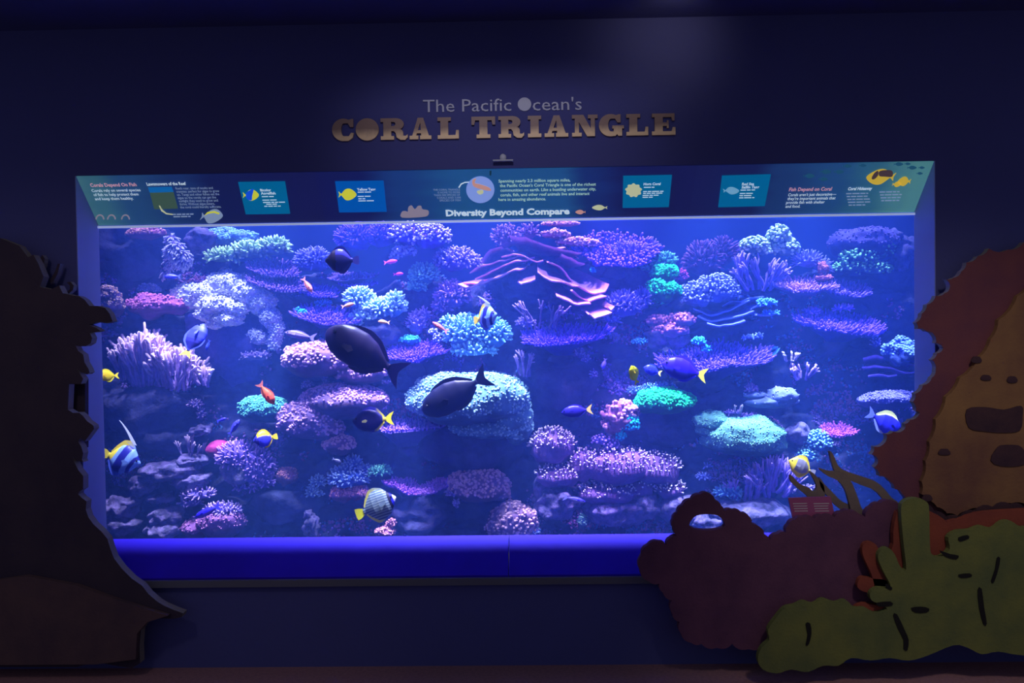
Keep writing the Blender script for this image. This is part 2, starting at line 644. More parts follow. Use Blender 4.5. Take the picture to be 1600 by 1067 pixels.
def table(name, px, py, w, h, cols, label, n=220, L=8, r=1.6, Y=None, roll=0, dep=.62, tp=1.4, kind='finger', group=None, bowl=.10, ped=None, th=4, under=None, jit=.26, ragged=.30):
    """plate of short upright branchlets on a stalk"""
    SEED[0] += 1
    rng = np.random.default_rng(SEED[0])
    if Y is None:
        Y = D(py) - .08
    Y = deep(Y)
    m = mpp(Y)
    a, b = w / 2 * m, w / 2 * m * dep
    elev = (py - 508) / F
    need = math.asin(min(.8, max(.06, (h - L * .8) * m / (2 * b))))
    tilt = need - elev
    org = at(px, py + h * .12, Y)
    base, tip = pig(cols[0]), pig(cols[1])
    root = empty(name, tuple(org), label, 'coral', group)
    Rm = np.array((Matrix.Rotation(R(-roll), 3, 'Y') @ Matrix.Rotation(tilt, 3, 'X')))
    na, nr = 56, 9
    th_ = np.linspace(0, 2 * math.pi, na, endpoint=False)

    def edge(t):
        return 1 + ragged * fbm(np.c_[np.cos(t) * 1.6, np.sin(t) * 1.6, np.full(len(t), SEED[0] * .7)], 3, 2)
    V, Tt = [], []
    for s, rs in ((1, np.linspace(0, 1, nr)), (-1, np.linspace(0, 1, nr))):
        for rho in rs:
            e = edge(th_) * rho
            x, y = np.cos(th_) * e * a, np.sin(th_) * e * b
            z = bowl * w * m * .5 * rho ** 2 + .012 * fbm(np.c_[x * 9, y * 9, np.full(na, SEED[0])], 2, 1) * w / 100
            if s < 0:
                z = z - th * m * (.5 + .5 * (1 - rho)) - (ped if ped else .22) * w * m * (1 - rho) ** 2.2 * 1.2
            V.append(np.c_[x, y, z])
    V = np.concatenate(V)
    for s in (0, 1):
        o = s * nr * na
        for i in range(nr - 1):
            for k in range(na):
                p, q2 = o + i * na + k, o + i * na + (k + 1) % na
                Tt += [(p, q2, q2 + na), (p, q2 + na, p + na)]
    o1, o2 = (nr - 1) * na, (2 * nr - 1) * na
    for k in range(na):
        k2 = (k + 1) % na
        Tt += [(o1 + k, o1 + k2, o2 + k2), (o1 + k, o2 + k2, o2 + k)]
    V = V @ Rm.T
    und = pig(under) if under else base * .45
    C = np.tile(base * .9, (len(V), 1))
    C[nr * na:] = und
    link('plate', mesh_np('plate', V, np.array(Tt), C), M['coral'], root)
    # stalk towards the reef
    ns = 18
    sv, st = [], []
    for i, f in enumerate((0, .3, .65, 1)):
        for k in range(ns):
            an = 2 * math.pi * k / ns
            rr = (.12 + .07 * f) * w * m * (1 + .18 * math.sin(3 * an + SEED[0] + 2 * f) + .1 * math.sin(7 * an + f * 5))
            sv.append((rr * math.cos(an), rr * .8 * math.sin(an) + f * .22, -(ped or .22) * w * m * .8 - f * .10))
    for i in range(3):
        for k in range(ns):
            p, q2 = i * ns + k, i * ns + (k + 1) % ns
            st += [(p, q2, q2 + ns), (p, q2 + ns, p + ns)]
    sv = np.array(sv)
    link('stalk', mesh_np('stalk', sv, np.array(st)), M['rock'], root)
    k = np.arange(n) + .5
    rho = np.sqrt(k / n)
    an = math.pi * (1 + 5 ** .5) * k
    e = edge(an % (2 * math.pi)) * rho
    P = np.c_[np.cos(an) * e * a, np.sin(an) * e * b, bowl * w * m * .5 * rho ** 2]
    d = np.c_[np.cos(an) * rho ** 2 * .9, np.sin(an) * rho ** 2 * .9, np.full(n, 1.0)] + rng.normal(0, jit, (n, 3))
    # rim branchlets also point outward
    LL = L * m * rng.uniform(.7, 1.3, n)
    W, TT, t = inst(kind, P - (0, 0, .003), d, LL, r * m * rng.uniform(.8, 1.2, n))
    W = W @ Rm.T
    tag(link('branchlets', mesh_np('branchlets', W, TT, mixc(base, tip, t ** tp)), M['coral'], root), kind='stuff')
    return root


def tube(path, rad, sides=6):
    path = np.asarray(path, float)
    n = len(path)
    d = np.gradient(path, axis=0)
    a, b, d = frames(d)
    V = []
    for i in range(n):
        for k in range(sides):
            an = 2 * math.pi * k / sides
            V.append(path[i] + (a[i] * math.cos(an) + b[i] * math.sin(an)) * rad[i])
    V.append(path[-1] + d[-1] * rad[-1] * .8)
    T = []
    for i in range(n - 1):
        for k in range(sides):
            p, q2 = i * sides + k, i * sides + (k + 1) % sides
            T += [(p, q2, q2 + sides), (p, q2 + sides, p + sides)]
    for k in range(sides):
        T.append(((n - 1) * sides + k, (n - 1) * sides + (k + 1) % sides, n * sides))
    return np.array(V), np.array(T)


def staghorn(name, blobs, cols, label, n=26, r=2.2, Y=None, group=None, fork=3, spread=1.0, tp=3, tipr=.75, roots=5):
    """open branching coral: every branch forks inside the outline given by the blobs"""
    root, bl, m, rng, Y = start(name, blobs, Y, label, 'coral', group)
    base, tip = pig(cols[0]), pig(cols[1])
    Vs, Ts, Cs, o = [], [], [], 0

    def add(p, q, r0, r1, t0, t1):
        nonlocal o
        mid = (p + q) / 2 + rng.normal(0, .06, 3) * np.linalg.norm(q - p)
        V, T = tube([p, mid, q], [r0, (r0 + r1) / 2, r1], 6)
        tt = np.r_[np.repeat([t0, (t0 + t1) / 2, t1], 6), [t1]]
        Vs.append(V)
        Ts.append(T + o)
        Cs.append(mixc(base, tip, np.clip(tt, 0, 1) ** tp))
        o += len(V)
    for (cx, cy, cz, a, b, c) in bl:
        k = max(4, int(n * a * c / sum(z[3] * z[5] for z in bl)))
        for i in range(k):
            # target on the upper outline, foot near the bottom
            th = rng.uniform(-1.35, 1.35) * spread
            ph = rng.uniform(-1.0, .6)
            tgt = np.array((cx + a * math.sin(th) * rng.uniform(.8, 1), cy + b * math.sin(ph), cz + c * math.cos(th) * rng.uniform(.65, 1) * math.cos(ph * .6)))
            foot = np.array((cx + a * .45 * math.sin(th) + rng.normal(0, .1) * a, cy + b * .2 * math.sin(ph), cz - c * rng.uniform(.7, 1)))
            k1 = foot + (tgt - foot) * .5 + rng.normal(0, .05, 3) * a
            rr = r * m
            add(foot, k1, rr * 1.15, rr, 0, .35)
            for j in range(fork):
                q1 = tgt + rng.normal(0, .12, 3) * np.array((a, b, c * .8)) * (j > 0)
                st = foot + (k1 - foot) * rng.uniform(.7, 1) if j else k1
                add(st, q1, rr * .95, rr * tipr, .35, 1)
                if rng.random() < .7:
                    s2 = st + (q1 - st) * rng.uniform(.35, .75)
                    dd = (q1 - st)
                    q2 = s2 + dd * .34 + rng.normal(0, .17, 3) * np.linalg.norm(dd)
                    add(s2, q2, rr * .85, rr * tipr * .85, .6, 1)
    V, T, C = np.concatenate(Vs), np.concatenate(Ts), np.concatenate(Cs)
    tag(link('branches', mesh_np('branches', V, T, C), M['coral'], root), kind='stuff')
    return root


def soft(name, lobes, cols, label, Y=None, grp=None, body=None):
    """cauliflower-like soft coral: each lobe its own crinkled cushion"""
    root, bl, m, rng, Y = start(name, lobes + (body or []), Y, label, 'coral', grp)
    base, tip = pig(cols[0]), pig(cols[1])
    nl = len(lobes)
    for i, b in enumerate(bl):
        V, T = ico(4)
        f = fbm(V * 2.6 + i * 3.1, 3, SEED[0] + i)
        cr = np.abs(fbm(V * 7 + i, 2, SEED[0] + i + 40))
        k = 1 + .16 * f + (.20 * cr if i < nl else .1 * cr)
        P = V * (b[3], b[4], b[5]) * k[:, None] + b[:3]
        if i < nl:
            C = mixc(base, tip, np.clip(.25 + 1.6 * cr, 0, 1))
        else:
            C = np.tile(pig(cols[2]), (len(P), 1))
        lo = link('lobe' if i < nl else 'base', mesh_np('lobe', P, T, C), M['coral'], root)
        if i < nl:
            tri = P[T]
            cr_ = np.cross(tri[:, 1] - tri[:, 0], tri[:, 2] - tri[:, 0])
            ar = np.linalg.norm(cr_, axis=1)
            N = cr_ / (ar[:, None] + 1e-12)
            wg = ar * (N[:, 2] > -.35) * (N[:, 1] < .5)
            nn = int(60 + 500 * (b[3] * b[5]) / .02)
            pk = rng.choice(len(T), size=min(nn, 420), p=wg / wg.sum())
            pts = tri[pk].mean(1)
            sz = 1.5 * m * rng.uniform(.7, 1.3, len(pk))
            W, TT, tt = inst('finger', pts - N[pk] * .003, N[pk] + rng.normal(0, .3, (len(pk), 3)), sz * 2.4, sz)
            tag(link('polyps', mesh_np('polyps', W, TT, mixc(base, tip, tt)), M['coral'], lo), kind='stuff')
    return root


def rock(name, blobs, label, m_='rubble', Y=None, amp=.45, group=None, freq=1.6):
    root, bl, m, rng, Y = start(name, blobs, Y, label, 'rock', group)
    V, T = union_core(bl, 4, amp, freq, SEED[0])
    V = V + (fbm(V * 30, 2, 8) * .008)[:, None]
    me = mesh_np(name, V, T, None)
    loc = root.location.copy()
    bpy.data.objects.remove(root)
    o = link(name, me, M[m_], None, loc)
    return tag(o, label, 'rock', group)


def foliose(name, plates, hub, cols, label, Y, group=None):
    """stack of thin wavy plates: each plate is its front rim (photo pixels + depth offset), drawn back to a hub"""
    SEED[0] += 1
    base, tip = pig(cols[0]), pig(cols[1])
    Y = deep(Y)
    H = at(hub[0], hub[1], Y + hub[2])
    root = empty(name, tuple(H), label, 'coral', group)
    for pi, pl in enumerate(plates):
        pts = pl['rim']
        back = pl.get('back', .6)
        lift = pl.get('lift', .0)
        dyr = pl.get('dy', 0)
        rim = np.array([at(p[0], p[1], Y + (p[2] if len(p) > 2 else dyr)) for p in pts]) - H
        # resample
        s = np.r_[0, np.cumsum(np.linalg.norm(np.diff(rim, axis=0), axis=1))]
        uu = np.linspace(0, s[-1], 34)
        rim = np.c_[np.interp(uu, s, rim[:, 0]), np.interp(uu, s, rim[:, 1]), np.interp(uu, s, rim[:, 2])]
        rim += np.c_[.010 * vnoise(np.c_[uu * 14, uu * 0, uu * 0 + pi], 3), .03 * vnoise(np.c_[uu * 9, uu * 0, uu * 0 + pi], 5), .010 * vnoise(np.c_[uu * 16, uu * 0, uu * 0 + pi], 7)]
        nr = 9
        V, C = [], []
        for side in (0, 1):
            for i in range(nr):
                f = i / (nr - 1)
                p = rim * (1 - f * back) + np.array((0, .14 * f, lift * f))
                p = p + np.c_[uu * 0, uu * 0, .012 * vnoise(np.c_[uu * 8, np.full(34, f * 5), np.full(34, pi * 2.)], 11)]
                th = .011 + .004 * f
                p[:, 2] += -th * side * (0.75 if i == 0 else 1)
                if i == 0:
                    p[:, 1] += .004
                V.append(p)
                C.append(mixc(base, tip, np.full(34, max(0, 1 - f * 7)) ** 1.0))
        V, C = np.concatenate(V), np.concatenate(C)
        T = []
        for side in (0, 1):
            o = side * nr * 34
            for i in range(nr - 1):
                for k in range(33):
                    a_ = o + i * 34 + k
                    T += [(a_, a_ + 1, a_ + 35), (a_, a_ + 35, a_ + 34)]
        o2 = nr * 34
        for k in range(33):
            T += [(k, k + 1, o2 + k + 1), (k, o2 + k + 1, o2 + k)]
            e = (nr - 1) * 34
            T += [(e + k, e + k + 1, o2 + e + k + 1), (e + k, o2 + e + k + 1, o2 + e + k)]
        for i in range(nr - 1):
            for k in (0, 33):
                a_, b_ = i * 34 + k, (i + 1) * 34 + k
                T += [(a_, b_, o2 + b_), (a_, o2 + b_, o2 + a_)]
        link('plate', mesh_np('plate', V, np.array(T), C), M['coral'], root)
    return root


# pigments: (base, tip)
VI = ((60, 38, 198), (128, 90, 245))
LA = ((120, 105, 205), (190, 175, 245))
MA = ((78, 56, 158), (136, 100, 208))
PK = ((160, 122, 180), (215, 170, 215))
CY = ((70, 140, 195), (190, 248, 248))
BL = ((80, 110, 225), (160, 195, 255))
GR = ((88, 140, 125), (192, 245, 178))
EM = ((5, 150, 95), (40, 255, 150))
TE = ((55, 135, 150), (120, 215, 195))
WT = ((112, 84, 168), (240, 222, 255))

# ------------------------------------------------------------------ corals, upper left
rock('live_rock', [(195, 395, 95, 80), (235, 370, 60, 30)], 'dark mauve rock in the upper left corner of the tank', 'rock', amp=.35)
mound('encrusting_coral', [(228, 365, 56, 16)], ((170, 95, 150), (245, 165, 170)), 'orange pink crust with a magenta patch on top of the upper corner rock', n=160, g=2.0, Y=1.0)
bush('drooping_coral', [(268, 374, 26, 22), (276, 390, 34, 34, -.02), (285, 405, 36, 36, -.02), (264, 406, 18, 42, 0), (256, 428, 10, 18, 0)], ((80, 62, 190), (245, 230, 255)), 'purple drooping coral curtain covered in white tips, below the left header panel', n=300, L=9, r=1.7, kind='finger', tp=1.3, up=-1.0, jit=.3, Y=.92, zmin=-1)
rock('live_rock', [(318, 376, 50, 36)], 'smooth mauve rock between the white-tipped curtain coral and the pale cyan cushion', 'rubble', Y=1.15, amp=.25)
mound('cushion_coral', [(357, 374, 70, 24), (388, 372, 26, 18)], ((110, 150, 225), (150, 215, 255)), 'pale cyan cushion coral behind the green finger coral', n=420, g=1.8, Y=1.28, amp=.3)
bush('finger_coral', [(350, 402, 58, 26), (392, 394, 62, 32), (428, 388, 50, 34)], GR, 'pale green finger coral thicket beneath the cyan cushion coral', n=420, L=11, r=2.1, Y=1.02, up=.5)
mound('boulder_coral', [(170, 462, 30, 30), (178, 478, 28, 30)], ((110, 90, 140), (245, 190, 180)), 'tan and peach coral lump at the window edge beside the cut-out snout', n=160, g=1.6, Y=.62)
mound('mossy_coral', [(247, 477, 92, 32)], ((150, 80, 165), (215, 130, 200)), 'rosy mauve low mound coral between the tan lump and the white cauliflower coral', n=420, g=2.0, amp=.3, Y=.85)
mound('cushion_coral', [(232, 453, 30, 18)], ((120, 140, 220), (165, 190, 245)), 'small hazy pale blue tuft behind the rosy mound coral', n=120, g=1.6, Y=1.15)
soft('cauliflower_coral',
     [(290, 465, 52, 40, .05), (325, 462, 46, 34, .0), (352, 447, 60, 40, .05), (390, 458, 50, 34, .0), (345, 478, 52, 26, -.05), (372, 484, 36, 20, -.06),
      (408, 474, 40, 34, 0), (330, 490, 36, 20, -.04), (362, 500, 40, 18, -.06), (345, 506, 26, 14, -.07), (412, 462, 34, 26, .04), (372, 438, 36, 18, .08)],
     ((150, 150, 235), (232, 240, 255), (60, 58, 150)), 'big white cauliflower coral on the rock above the lavender staghorn', Y=.86,
     body=[(365, 540, 130, 110, .16), (330, 500, 90, 60, .12)])
soft('cauliflower_coral', [(424, 498, 28, 26), (432, 515, 20, 34), (404, 528, 24, 18), (396, 523, 16, 12), (428, 535, 18, 22), (417, 488, 20, 18)],
     ((110, 115, 210), (190, 205, 250), (60, 58, 150)), 'dimmer trailing cauliflower coral clumps hanging beside the big white one', Y=.80, body=[(415, 520, 50, 60, .1)])
bush('soft_bush', [(398, 555, 50, 20), (435, 548, 14, 14)], LA, 'faint lavender frill low on the rock below the cauliflower corals', n=70, L=5, r=1.5, Y=.82)
# tables left of centre
table('table_coral', 432, 420, 80, 24, MA, 'mauve table coral just below the green finger coral', n=240, L=7, r=1.5, roll=-8, Y=.96)
table('table_coral', 436, 442, 90, 26, MA, 'wide mauve table coral with an anthias over its rim', n=260, L=7, r=1.5, roll=-12, Y=.86)
bush('bushy_coral', [(490, 408, 56, 40)], ((70, 70, 190), (135, 140, 240)), 'blue violet bushy coral beside the dark angelfish', n=260, L=8, r=1.7, Y=1.1)
table('table_coral', 497, 455, 60, 20, VI, 'small violet table coral right behind the orange anthias', n=170, L=6, r=1.5, Y=.95, roll=-10)
table('table_coral', 545, 433, 80, 14, MA, 'thin mauve plate coral under the dark angelfish', n=150, L=4, r=1.4, Y=1.12)
table('table_coral', 562, 445, 58, 10, VI, 'thinnest purple plate coral above the cyan kidney-shaped coral', n=120, L=4, r=1.4, Y=1.06)
table('table_coral', 512, 492, 96, 30, VI, 'violet table coral with a cyan sprig at its end', n=320, L=7, r=1.6, Y=.74, roll=-8)
bush('sprig_coral', [(472, 490, 14, 14), (466, 484, 8, 8)], ((20, 110, 220), (60, 190, 250)), 'bright cyan sprig on the end of the violet table coral', n=50, L=4, r=1.4, Y=.68)
bush('sprig_coral', [(505, 474, 26, 12)], ((40, 110, 210), (90, 180, 245)), 'faint blue sprig tuft behind the violet table coral', n=60, L=5, r=1.4, Y=.95)
bush('cyan_bush_coral', [(562, 468, 46, 40), (590, 484, 60, 36), (617, 478, 36, 44), (575, 496, 50, 24)], CY, 'bright cyan kidney-shaped bush coral with an orange anthias on each side', n=620, L=9, r=2.3, Y=.78, up=.3)
bush('cyan_bush_coral', [(561, 508, 24, 14)], CY, 'little cyan tuft hanging under the kidney-shaped bush coral', n=50, L=6, r=1.9, Y=.74)
rock('live_rock', [(590, 525, 90, 46)], 'dark smooth rock carrying the cyan kidney-shaped coral', 'rock', Y=.92, amp=.25)
# top centre-left
bush('staghorn_thicket', [(560, 372, 66, 44), (598, 370, 60, 40)], VI, 'violet thicket coral under the coral cloud picture of the header', n=460, L=10, r=1.7, Y=1.1, up=.4)
bush('white_tipped_coral', [(640, 368, 60, 36), (672, 372, 60, 40), (690, 366, 30, 26)], ((80, 40, 215), (250, 225, 255)), 'vivid purple coral with glowing white tips touching the header edge', n=400, L=9, r=2.1, kind='knob', tp=1.8, Y=1.0)
bush('lumpy_coral', [(632, 394, 36, 18), (618, 401, 18, 12)], ((120, 120, 220), (205, 205, 255)), 'small pale lumps of coral under the white-tipped purple coral', n=90, L=6, r=2.4, kind='knob', Y=1.0)
bush('cyan_bush_coral', [(662, 430, 44, 36), (652, 447, 30, 24)], ((55, 135, 165), (150, 240, 215)), 'small cyan green bush coral left of the great plate coral', n=280, L=8, r=2.0, Y=.98)
bush('white_tipped_coral', [(712, 408, 66, 38), (738, 412, 30, 30)], ((75, 60, 205), (200, 190, 255)), 'blue violet white-tipped coral tucked against the great plate coral', n=330, L=10, r=1.6, kind='knob', tp=2.5, Y=1.05)
bush('mauve_thicket', [(708, 462, 54, 46), (690, 480, 30, 30)], ((85, 65, 165), (170, 135, 225)), 'mauve thicket coral between the small cyan bush and the big cyan bush', n=260, L=10, r=1.9, Y=.92)
bush('sprig_coral', [(650, 505, 30, 40), (663, 492, 18, 24)], LA, 'thin lavender column of sprigs right of the kidney-shaped coral', n=120, L=6, r=1.6, Y=.9)
# big plates
foliose('plate_coral', [
    dict(rim=[(722, 445), (745, 444), (770, 436), (800, 424), (830, 414, .1)], dy=-.12, back=.6, lift=.08),
    dict(rim=[(716, 444), (728, 448), (742, 445), (752, 440)], dy=-.16, back=.5, lift=.05),
    dict(rim=[(742, 436), (762, 428), (780, 418), (808, 405), (836, 402, .08)], dy=-.02, back=.55, lift=.10),
    dict(rim=[(736, 424), (760, 412), (786, 407), (810, 398), (834, 406, .05)], dy=.06, back=.5, lift=.10),
    dict(rim=[(752, 408), (766, 388), (786, 384), (800, 390)], dy=.16, back=.5, lift=.04),
    dict(rim=[(784, 402), (800, 396), (818, 398), (840, 408), (848, 408)], dy=.02, back=.4, lift=.1),
    dict(rim=[(796, 368), (820, 372), (850, 380), (876, 388), (900, 396), (908, 394)], dy=.04, back=.5, lift=.02),
    dict(rim=[(798, 372), (826, 380), (856, 386), (884, 388), (906, 402)], dy=.16, back=.3, lift=.06),
    dict(rim=[(876, 398), (892, 402), (902, 410), (912, 412)], dy=.02, back=.5, lift=.04),
    dict(rim=[(858, 410), (872, 416), (886, 426), (896, 438), (902, 446)], dy=-.03, back=.55, lift=.10),
    dict(rim=[(838, 424), (846, 430), (862, 437), (884, 442), (900, 447), (916, 452), (930, 458), (946, 455), (952, 444)], dy=-.10, back=.6, lift=.12),
    dict(rim=[(808, 438), (814, 444), (826, 440), (838, 436)], dy=-.06, back=.6, lift=.08),
    dict(rim=[(894, 453), (908, 463), (922, 470), (934, 466), (948, 464)], dy=-.14, back=.5, lift=.06),
    dict(rim=[(872, 463), (890, 468), (906, 476), (922, 476)], dy=-.16, back=.5, lift=.08),
    dict(rim=[(918, 492), (930, 497), (944, 492), (956, 486)], dy=-.18, back=.5, lift=.05),
    dict(rim=[(948, 480), (955, 484), (962, 478)], dy=-.14, back=.5, lift=.04),
], (838, 432, .32), ((90, 64, 132), (222, 160, 214)), 'great mauve plate coral with pink rims, centre top of the reef', Y=.86)
bush('twig_coral', [(792, 372, 44, 40), (828, 364, 30, 28)], ((95, 60, 140), (190, 150, 230)), 'dark mauve twig coral rising from the top of the great plate coral', n=150, L=10, r=1.4, kind='knob', tp=3, Y=1.15, core=.3)
rock('live_rock', [(832, 446, 110, 60, .2), (882, 452, 80, 54, .2)], 'dark rock core holding up the great plate coral', 'rock', Y=1.0, amp=.3)
mound('crusting_coral', [(868, 366, 40, 12), (895, 378, 44, 12), (920, 380, 30, 10)], ((170, 110, 170), (255, 185, 200)), 'pink crusted ridge running down from the header above the plate coral', n=240, g=2.2, Y=1.05, amp=.3, zmin=-.6)
mound('crusting_coral', [(876, 350, 56, 7)], ((190, 130, 180), (250, 180, 200)), 'thin pink crust strip right under the header lip', n=90, g=1.8, Y=1.1)
table('table_coral', 962, 392, 116, 50, ((58, 12, 230), (185, 130, 255)), 'vivid ultraviolet table coral with pale pink tips, top of the reef', n=430, L=12, r=1.9, Y=1.12, kind='knob', tp=4.5)
bush('violet_bush_coral', [(985, 400, 76, 40), (1015, 386, 30, 26)], ((75, 55, 205), (150, 125, 245)), 'violet bush coral behind the ultraviolet table', n=330, L=10, r=1.6, Y=1.25, up=.5)
bush('sprig_coral', [(926, 423, 9, 11)], ((10, 120, 220), (40, 205, 240)), 'tiny cyan sprig under the ultraviolet table coral', n=30, L=4, r=1.3, Y=.95)
bush('violet_bush_coral', [(975, 478, 56, 44), (1005, 470, 30, 36), (955, 500, 26, 20)], ((75, 65, 205), (150, 140, 250)), 'blue violet bush coral beside the pink lower plates', n=360, L=10, r=1.8, Y=.9, up=.45)
staghorn('staghorn_coral', [(838, 490, 88, 54)], ((92, 78, 140), (165, 140, 205)), 'sparse greyish mauve staghorn under the great plate coral', n=9, r=1.4, Y=.74, fork=2, spread=1.15)
bush('sprig_coral', [(822, 505, 30, 18)], ((95, 80, 195), (170, 150, 245)), 'lavender sprigs at the foot of the sparse staghorn', n=60, L=6, r=1.5, Y=.76)
bush('cyan_bush_coral', [(728, 520, 70, 56), (765, 522, 66, 50), (740, 545, 70, 30), (700, 505, 26, 24)], ((70, 140, 210), (160, 240, 250)), 'broad cyan bush coral under the centre bannerfish', n=760, L=9, r=2.1, Y=.72, up=.2)
table('table_coral', 878, 526, 142, 34, ((50, 24, 218), (115, 82, 252)), 'long violet table coral below the sparse staghorn', n=480, L=9, r=1.6, Y=.70, roll=3, dep=.45)
staghorn('sprig_coral', [(818, 566, 34, 46)], ((85, 75, 165), (165, 145, 220)), 'ragged mauve sprigs hanging below the long violet table coral', n=9, r=1.5, Y=.66, fork=2)
bush('sprig_coral', [(905, 552, 16, 20), (916, 562, 14, 16), (928, 586, 10, 18)], ((80, 75, 185), (150, 140, 235)), 'lavender fringe on the shaded rock right under the long violet table', n=70, L=5, r=1.5, Y=.66)
rock('live_rock', [(870, 600, 130, 100, .1)], 'large shadowed rock cave face below the long violet table coral', 'rock', Y=.98, amp=.25)
table('table_coral', 646, 548, 92, 34, ((54, 26, 212), (124, 88, 252)), 'violet table coral behind the big dark surgeonfish tail', n=340, L=7, r=1.6, Y=.66, roll=4)
mound('cushion_coral', [(640, 532, 28, 14)], ((30, 140, 190), (70, 205, 220)), 'small turquoise cap coral behind the violet table coral', n=80, g=1.5, Y=.78)
bush('sprig_coral', [(676, 520, 14, 12), (684, 530, 14, 20)], ((90, 120, 220), (180, 205, 255)), 'pale blue bead coral beside the broad cyan bush', n=50, L=5, r=2.0, kind='knob', Y=.74)

# ------------------------------------------------------------------ corals, upper right
bush('teal_bush_coral', [(1036, 408, 40, 30), (1020, 418, 24, 26)], TE, 'teal bush coral on top of the two emerald mounds', n=180, L=8, r=1.8, Y=1.15)
mound('emerald_coral', [(1038, 428, 40, 26)], EM, 'upper of the two stacked emerald green mound corals', n=260, g=2.0, Y=1.0)
mound('emerald_coral', [(1037, 456, 48, 34), (1024, 470, 24, 20)], EM, 'lower of the two stacked emerald green mound corals', n=360, g=2.1, Y=.95)
bush('maroon_branch_coral', [(1100, 408, 60, 56), (1130, 396, 40, 50)], ((70, 42, 115), (120, 76, 155)), 'dark maroon branching coral left of the pale green cauliflower', n=300, L=11, r=1.7, Y=1.2)
bush('maroon_branch_coral', [(1066, 432, 18, 22)], ((120, 45, 160), (190, 75, 190)), 'small magenta tuft beside the emerald mounds', n=60, L=5, r=1.6, Y=1.05)
bush('cauliflower_bush', [(1178, 384, 42, 26), (1190, 392, 30, 20)], ((100, 150, 150), (205, 255, 205)), 'lower pale green lobe of cauliflower coral against open blue water', n=200, L=7, r=2.6, kind='knob', Y=1.22)
bush('cauliflower_bush', [(1216, 370, 34, 32), (1228, 388, 36, 30), (1206, 390, 20, 20)], ((100, 150, 150), (205, 255, 205)), 'taller pale green cauliflower coral against open blue water', n=300, L=7, r=2.6, kind='knob', Y=1.22)
staghorn('staghorn_coral', [(1186, 428, 84, 50), (1158, 415, 36, 40)], ((105, 85, 200), (180, 155, 245)), 'violet staghorn below the pale green cauliflower corals', n=26, r=1.9, Y=1.05, spread=1.2)
bush('wire_coral', [(1262, 408, 46, 30), (1285, 418, 30, 28)], ((100, 100, 215), (170, 175, 250)), 'pale lavender wiry coral beside the orange sponge', n=140, L=10, r=1.2, Y=1.2)
mound('tube_sponge', [(1286, 420, 16, 18), (1288, 434, 24, 10)], ((185, 105, 140), (235, 150, 165)), 'orange pink tube sponge at the end of the pink table coral', n=60, g=1.4, Y=1.0)
table('table_coral', 1250, 447, 96, 26, ((125, 90, 200), (215, 165, 240)), 'pinkish table coral below the orange sponge', n=300, L=9, r=1.6, Y=1.0, dep=.5)
table('table_coral', 1322, 452, 88, 26, ((105, 80, 205), (170, 140, 245)), 'dim violet table coral reaching towards the window reveal', n=240, L=8, r=1.6, Y=1.05, dep=.5, roll=-5)
mound('boulder_coral', [(1350, 382, 96, 48)], ((80, 70, 150), (110, 95, 180)), 'dark mauve dome coral in the upper right corner', n=260, g=1.6, Y=1.3, amp=.12)
bush('green_bush_coral', [(1342, 402, 56, 22), (1380, 388, 30, 34), (1330, 418, 50, 18), (1365, 420, 50, 22)], ((75, 130, 125), (155, 240, 170)), 'pale green bush coral growing over the dark mauve dome', n=330, L=7, r=2.0, kind='knob', Y=1.08)
rock('live_rock', [(1415, 395, 36, 50), (1398, 375, 30, 26)], 'grey rock by the reveal beside the dark mauve dome', 'rubble', Y=1.2, amp=.3)
bush('lavender_bush_coral', [(1090, 462, 50, 42), (1118, 452, 60, 44), (1140, 458, 30, 30)], ((85, 105, 205), (165, 185, 245)), 'powdery blue lavender bush coral beside the emerald mounds', n=520, L=8, r=2.0, kind='knob', Y=.95)
foliose('ribbon_coral', [
    dict(rim=[(1086, 484), (1104, 492), (1125, 490), (1150, 480), (1172, 470)], dy=-.02, back=.35, lift=.02),
    dict(rim=[(1092, 494), (1112, 502), (1136, 500), (1160, 492), (1178, 486)], dy=-.06, back=.35, lift=.02),
    dict(rim=[(1104, 506), (1124, 512), (1146, 508), (1166, 500)], dy=-.09, back=.35, lift=.02),
    dict(rim=[(1130, 476), (1150, 470), (1176, 466), (1196, 462)], dy=.03, back=.35, lift=.02),
    dict(rim=[(1176, 480), (1192, 478), (1206, 470)], dy=0, back=.3, lift=.02),
    dict(rim=[(1184, 492), (1202, 492), (1216, 488)], dy=-.03, back=.3, lift=.02),
], (1150, 488, .28), ((62, 76, 215), (125, 150, 252)), 'blue ribbon coral in crossing strands under the powdery bush', Y=.86)
bush('ribbon_tuft', [(1198, 474, 30, 14), (1204, 490, 28, 10)], ((40, 120, 240), (120, 205, 255)), 'bright cyan blue tuft at the tip of the ribbon coral', n=80, L=6, r=1.7, Y=.83)
mound('pink_knob_coral', [(1030, 502, 34, 18), (1062, 500, 42, 20), (1045, 516, 50, 24)], ((135, 85, 165), (230, 140, 205)), 'pink knobbly coral on a beige rock under the emerald mounds', n=260, g=2.6, Y=.9, under=(110, 100, 150))
rock('live_rock', [(1028, 526, 36, 30), (1058, 528, 36, 30)], 'beige rock under the pink knobbly coral', 'rubble', Y=.93, amp=.2)
table('table_coral', 1310, 508, 124, 36, ((66, 36, 212), (138, 96, 250)), 'bright violet table coral over the dark cave on the window reveal side', n=420, L=11, r=1.9, Y=.85, roll=-6, dep=.5)
bush('violet_sprig_coral', [(1268, 488, 26, 18), (1318, 482, 30, 12)], ((95, 55, 225), (175, 130, 255)), 'violet sprigs standing at the back of the bright violet table coral', n=90, L=8, r=1.8, Y=.95)
bush('sprig_coral', [(1358, 522, 28, 18), (1368, 535, 16, 22)], ((90, 85, 215), (165, 165, 250)), 'lavender sprigs trailing off the bright violet table coral', n=70, L=5, r=1.7, Y=.83)
